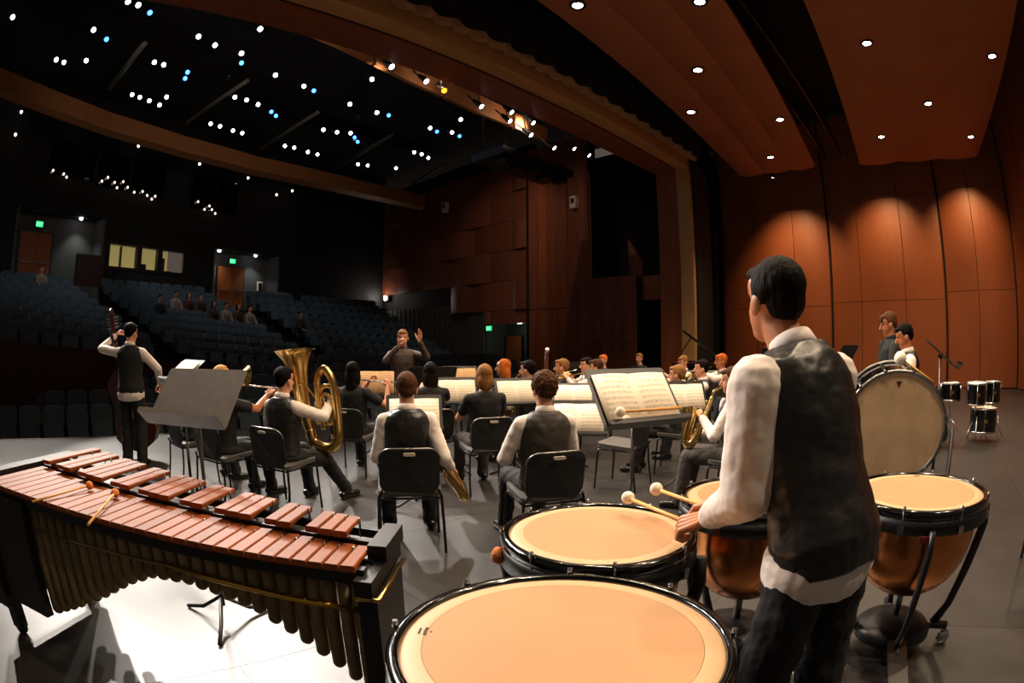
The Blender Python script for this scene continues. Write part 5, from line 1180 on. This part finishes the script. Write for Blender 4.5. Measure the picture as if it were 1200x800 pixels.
Y1 = to_con(6.92, 5.10); player('y1', (6.92, 5.10), 'dark haired trumpet player in white shirt and black vest beyond the sheet stand', Y1, 'black orchestra chair under the dark haired trumpet player', outfit='vest', hair=('short', 'hair_dark'), vox=.013, LH=(.34, .06, 1.06), RH=(.30, -.08, 1.05), pose=('grip', 'grip'))
trumpet((6.92, 5.10), Y1, (.14, 0, 1.13), (1, 0, -.18), 'silver trumpet played by the dark haired player beyond the sheet stand', 'silver')
Y2 = to_con(6.19, 4.41); player('y2', (6.19, 4.41), 'brown haired player in white shirt beside the dark haired trumpet player', Y2, 'black orchestra chair of the brown haired player beside the trumpets', outfit='vest', hair=('fringe', 'hair_brown'), vox=.013, LH=(.34, .06, 1.04), RH=(.30, -.08, 1.03), pose=('grip', 'grip'))
trumpet((6.19, 4.41), Y2, (.14, 0, 1.13), (1, 0, -.2), 'brass trumpet played by the brown haired player', 'brass')
Y3 = to_con(9.06, 6.24); player('y3', (9.06, 6.24), 'orange haired player far back near the boarded tower', Y3, 'black orchestra chair of the far orange haired player', outfit='black_long', hair=('short', 'hair_ginger'), vox=.016, LH=(.3, .06, .95), RH=(.3, -.08, .85))
Y4 = to_con(11.18, 6.64); player('y4', (11.18, 6.64), 'distant light haired player behind the top of the timpani stand', Y4, 'black orchestra chair of the distant light haired player', outfit='black_long', hair=('short', 'hair_light'), vox=.018)
# ------------------------------------------------------------------ right side of the band
O2 = (5.80, 2.94); Y5 = to_con(*O2); player('o2', O2, 'light brown haired player whose head shows over the narrow sheet', Y5, 'black orchestra chair of the player behind the narrow sheet', outfit='vest', hair=('short', 'hair_light'), vox=.012, scale=.97)
BA = (8.98, 4.40); Y6 = to_con(*BA); player('ba', BA, 'player with very short fair hair looking down in front of the piano', Y6, 'black orchestra chair of the short fair haired player', outfit='vest', hair=('short', 'hair_light'), vox=.014, LH=(.34, .06, .95), RH=(.34, -.06, .85), head=(0, 14))
DV = (6.75, 3.04); Y7 = to_con(*DV); player('dv', DV, 'dark haired player in white shirt and black vest in profile before the piano', Y7, 'black orchestra chair of the dark haired vested player', outfit='vest', hair=('short', 'hair_black'), skin='skin_fair', vox=.011, LH=(.36, .06, 1.0), RH=(.30, -.10, .80), pose=('grip', 'grip'))
stick_horn('clarinet', 'black clarinet of the dark haired vested player before the piano', 'clarinet', DV, Y7, (.14, 0, 1.10), (.46, -.02, .66), .012, .014, 'black_gloss', .03)
TR = (8.34, 3.39); Y8 = to_con(*TR); player('tr', TR, 'red haired trumpet player in white shirt with elbows raised', Y8, 'black orchestra chair of the red haired trumpet player', outfit='vest', hair=('fringe', 'hair_red'), skin='skin_tan', vox=.012, scale=1.04, LH=(.34, .06, 1.05), RH=(.30, -.08, 1.05), pose=('grip', 'grip'), elbow={1: (-.1, 1, -.5), -1: (-.1, -1, -.5)}, vest='vest_grey')
trumpet(TR, Y8, (.145, 0, 1.17), (1, 0, -.30), 'brass trumpet played by the red haired player', 'brass')
AL = (4.68, 1.76); Y9 = 98; player('al', AL, 'brown haired alto saxophone player in white shirt and black vest seen in profile', Y9, 'black orchestra chair under the alto saxophone player', outfit='vest', hair=('short', 'hair_brown'), skin='skin_fair', vox=.009, LH=(.26, .10, .86), RH=(.28, .02, .70), pose=('grip', 'grip'), legs='trousers_grey', head=(14, 4), lean=4)
sax(AL, Y9, (.16, .06, 1.12), (.34, .12, .60), 'brass alto saxophone held across the lap of the profile player', .8, 1)
# ------------------------------------------------------------------ percussionists at the bass drum
PA = (5.62, .12); person('standing percussionist with short dark hair in white shirt and black vest behind the bass drum', PA, 104, False, 1.0, 'vest', ('short', 'hair_black'), 'skin_tan', lean=4, head=(0, 16), LH=(.30, .20, 1.05), RH=(.28, -.20, 1.05), vox=.011)
PB = (6.35, .36); person('taller standing percussionist with brown hair just behind the other one', PB, 108, False, 1.09, 'vest', ('fringe', 'hair_brown'), 'skin_tan', lean=2, head=(0, 12), LH=(.30, .20, 1.0), RH=(.28, -.20, 1.0), vox=.013, vest='top_black', top='top_black')
# ------------------------------------------------------------------ conductor
b = MB(); b.prism([(-.5, -.5), (.5, -.5), (.5, .5), (-.5, .5)], 0, .04); 
CY = 232; person('conductor with grey hair in dark brown shirt raising both hands', (CON[0], CON[1]), CY, False, 1.015, 'shirt', ('short', 'hair_light'), 'skin_fair', lean=0, head=(8, 4), LH=(.34, .26, 1.53), RH=(.30, -.05, 1.46), pose=('open', 'pinch'), vox=.010, top='shirt_conductor', elbow={1: (-.1, .7, -.9), -1: (-.1, -.8, -.9)}, hn={1: (.6, -.8, 0), -1: (.3, .9, 0)}, hd={1: (.1, .1, 1), -1: (.2, .2, 1)})
# ------------------------------------------------------------------ listeners in the raked seats
AUD = []
LISTEN = [(2.75, 18.55, 'listener in dark clothes at the end of a small seated group below the booth', ('short', 'hair_black'), 'aud_blue'), (3.35, 19.72, 'listener in a pale top leaning forward below the booth windows', ('short', 'hair_dark'), 'aud_pale'),
          (3.95, 19.93, 'listener with red top beside the pale topped listener', ('bob', 'hair_brown'), 'aud_red'), (4.6, 19.98, 'listener in brown beside the red topped listener', ('short', 'hair_brown'), 'aud_brown'),
          (4.65, 19.23, 'listener with long dark hair in the group beside the stair', ('long', 'hair_black'), 'aud_brown'), (5.15, 19.40, 'listener in a pale top sitting between two others beside the stair', ('short', 'hair_black'), 'aud_pale'), (5.60, 19.58, 'listener in dark red on the stair end of the row', ('bob', 'hair_dark'), 'aud_red'),
          (7.60, 20.19, 'listener in a pale top in the block across the stair', ('short', 'hair_dark'), 'aud_pale'), (8.45, 20.43, 'listener in brown clothes in the block across the stair', ('short', 'hair_black'), 'aud_brown'), (-1.95, 19.66, 'lone listener high in the block before the rear exit doors', ('short', 'hair_light'), 'aud_pale')]
def listener(x, y, label, hair, outfit_col, lh=None):
    free = [q for q in SEATS if id(q) not in AUD]; st_ = min(free, key=lambda s: (s[0].x - x) ** 2 + (s[0].y - y) ** 2)
    AUD.append(id(st_)); p, a, sec, i = st_; n = V((sin(a), -cos(a), 0)); q = p + n * .06
    if 'aud_legs' not in MATS: cmat('aud_legs', '#14141a')
    person(label, (q.x, q.y, p.z - .02), math.degrees(a) - 90, True, 1.0, 'black_long', hair, 'skin_fair', vox=.024, top=outfit_col, LH=lh, legs='aud_legs')
for x, y, lab, hr2, cl in LISTEN: listener(x, y, lab, hr2, cl)
finish()
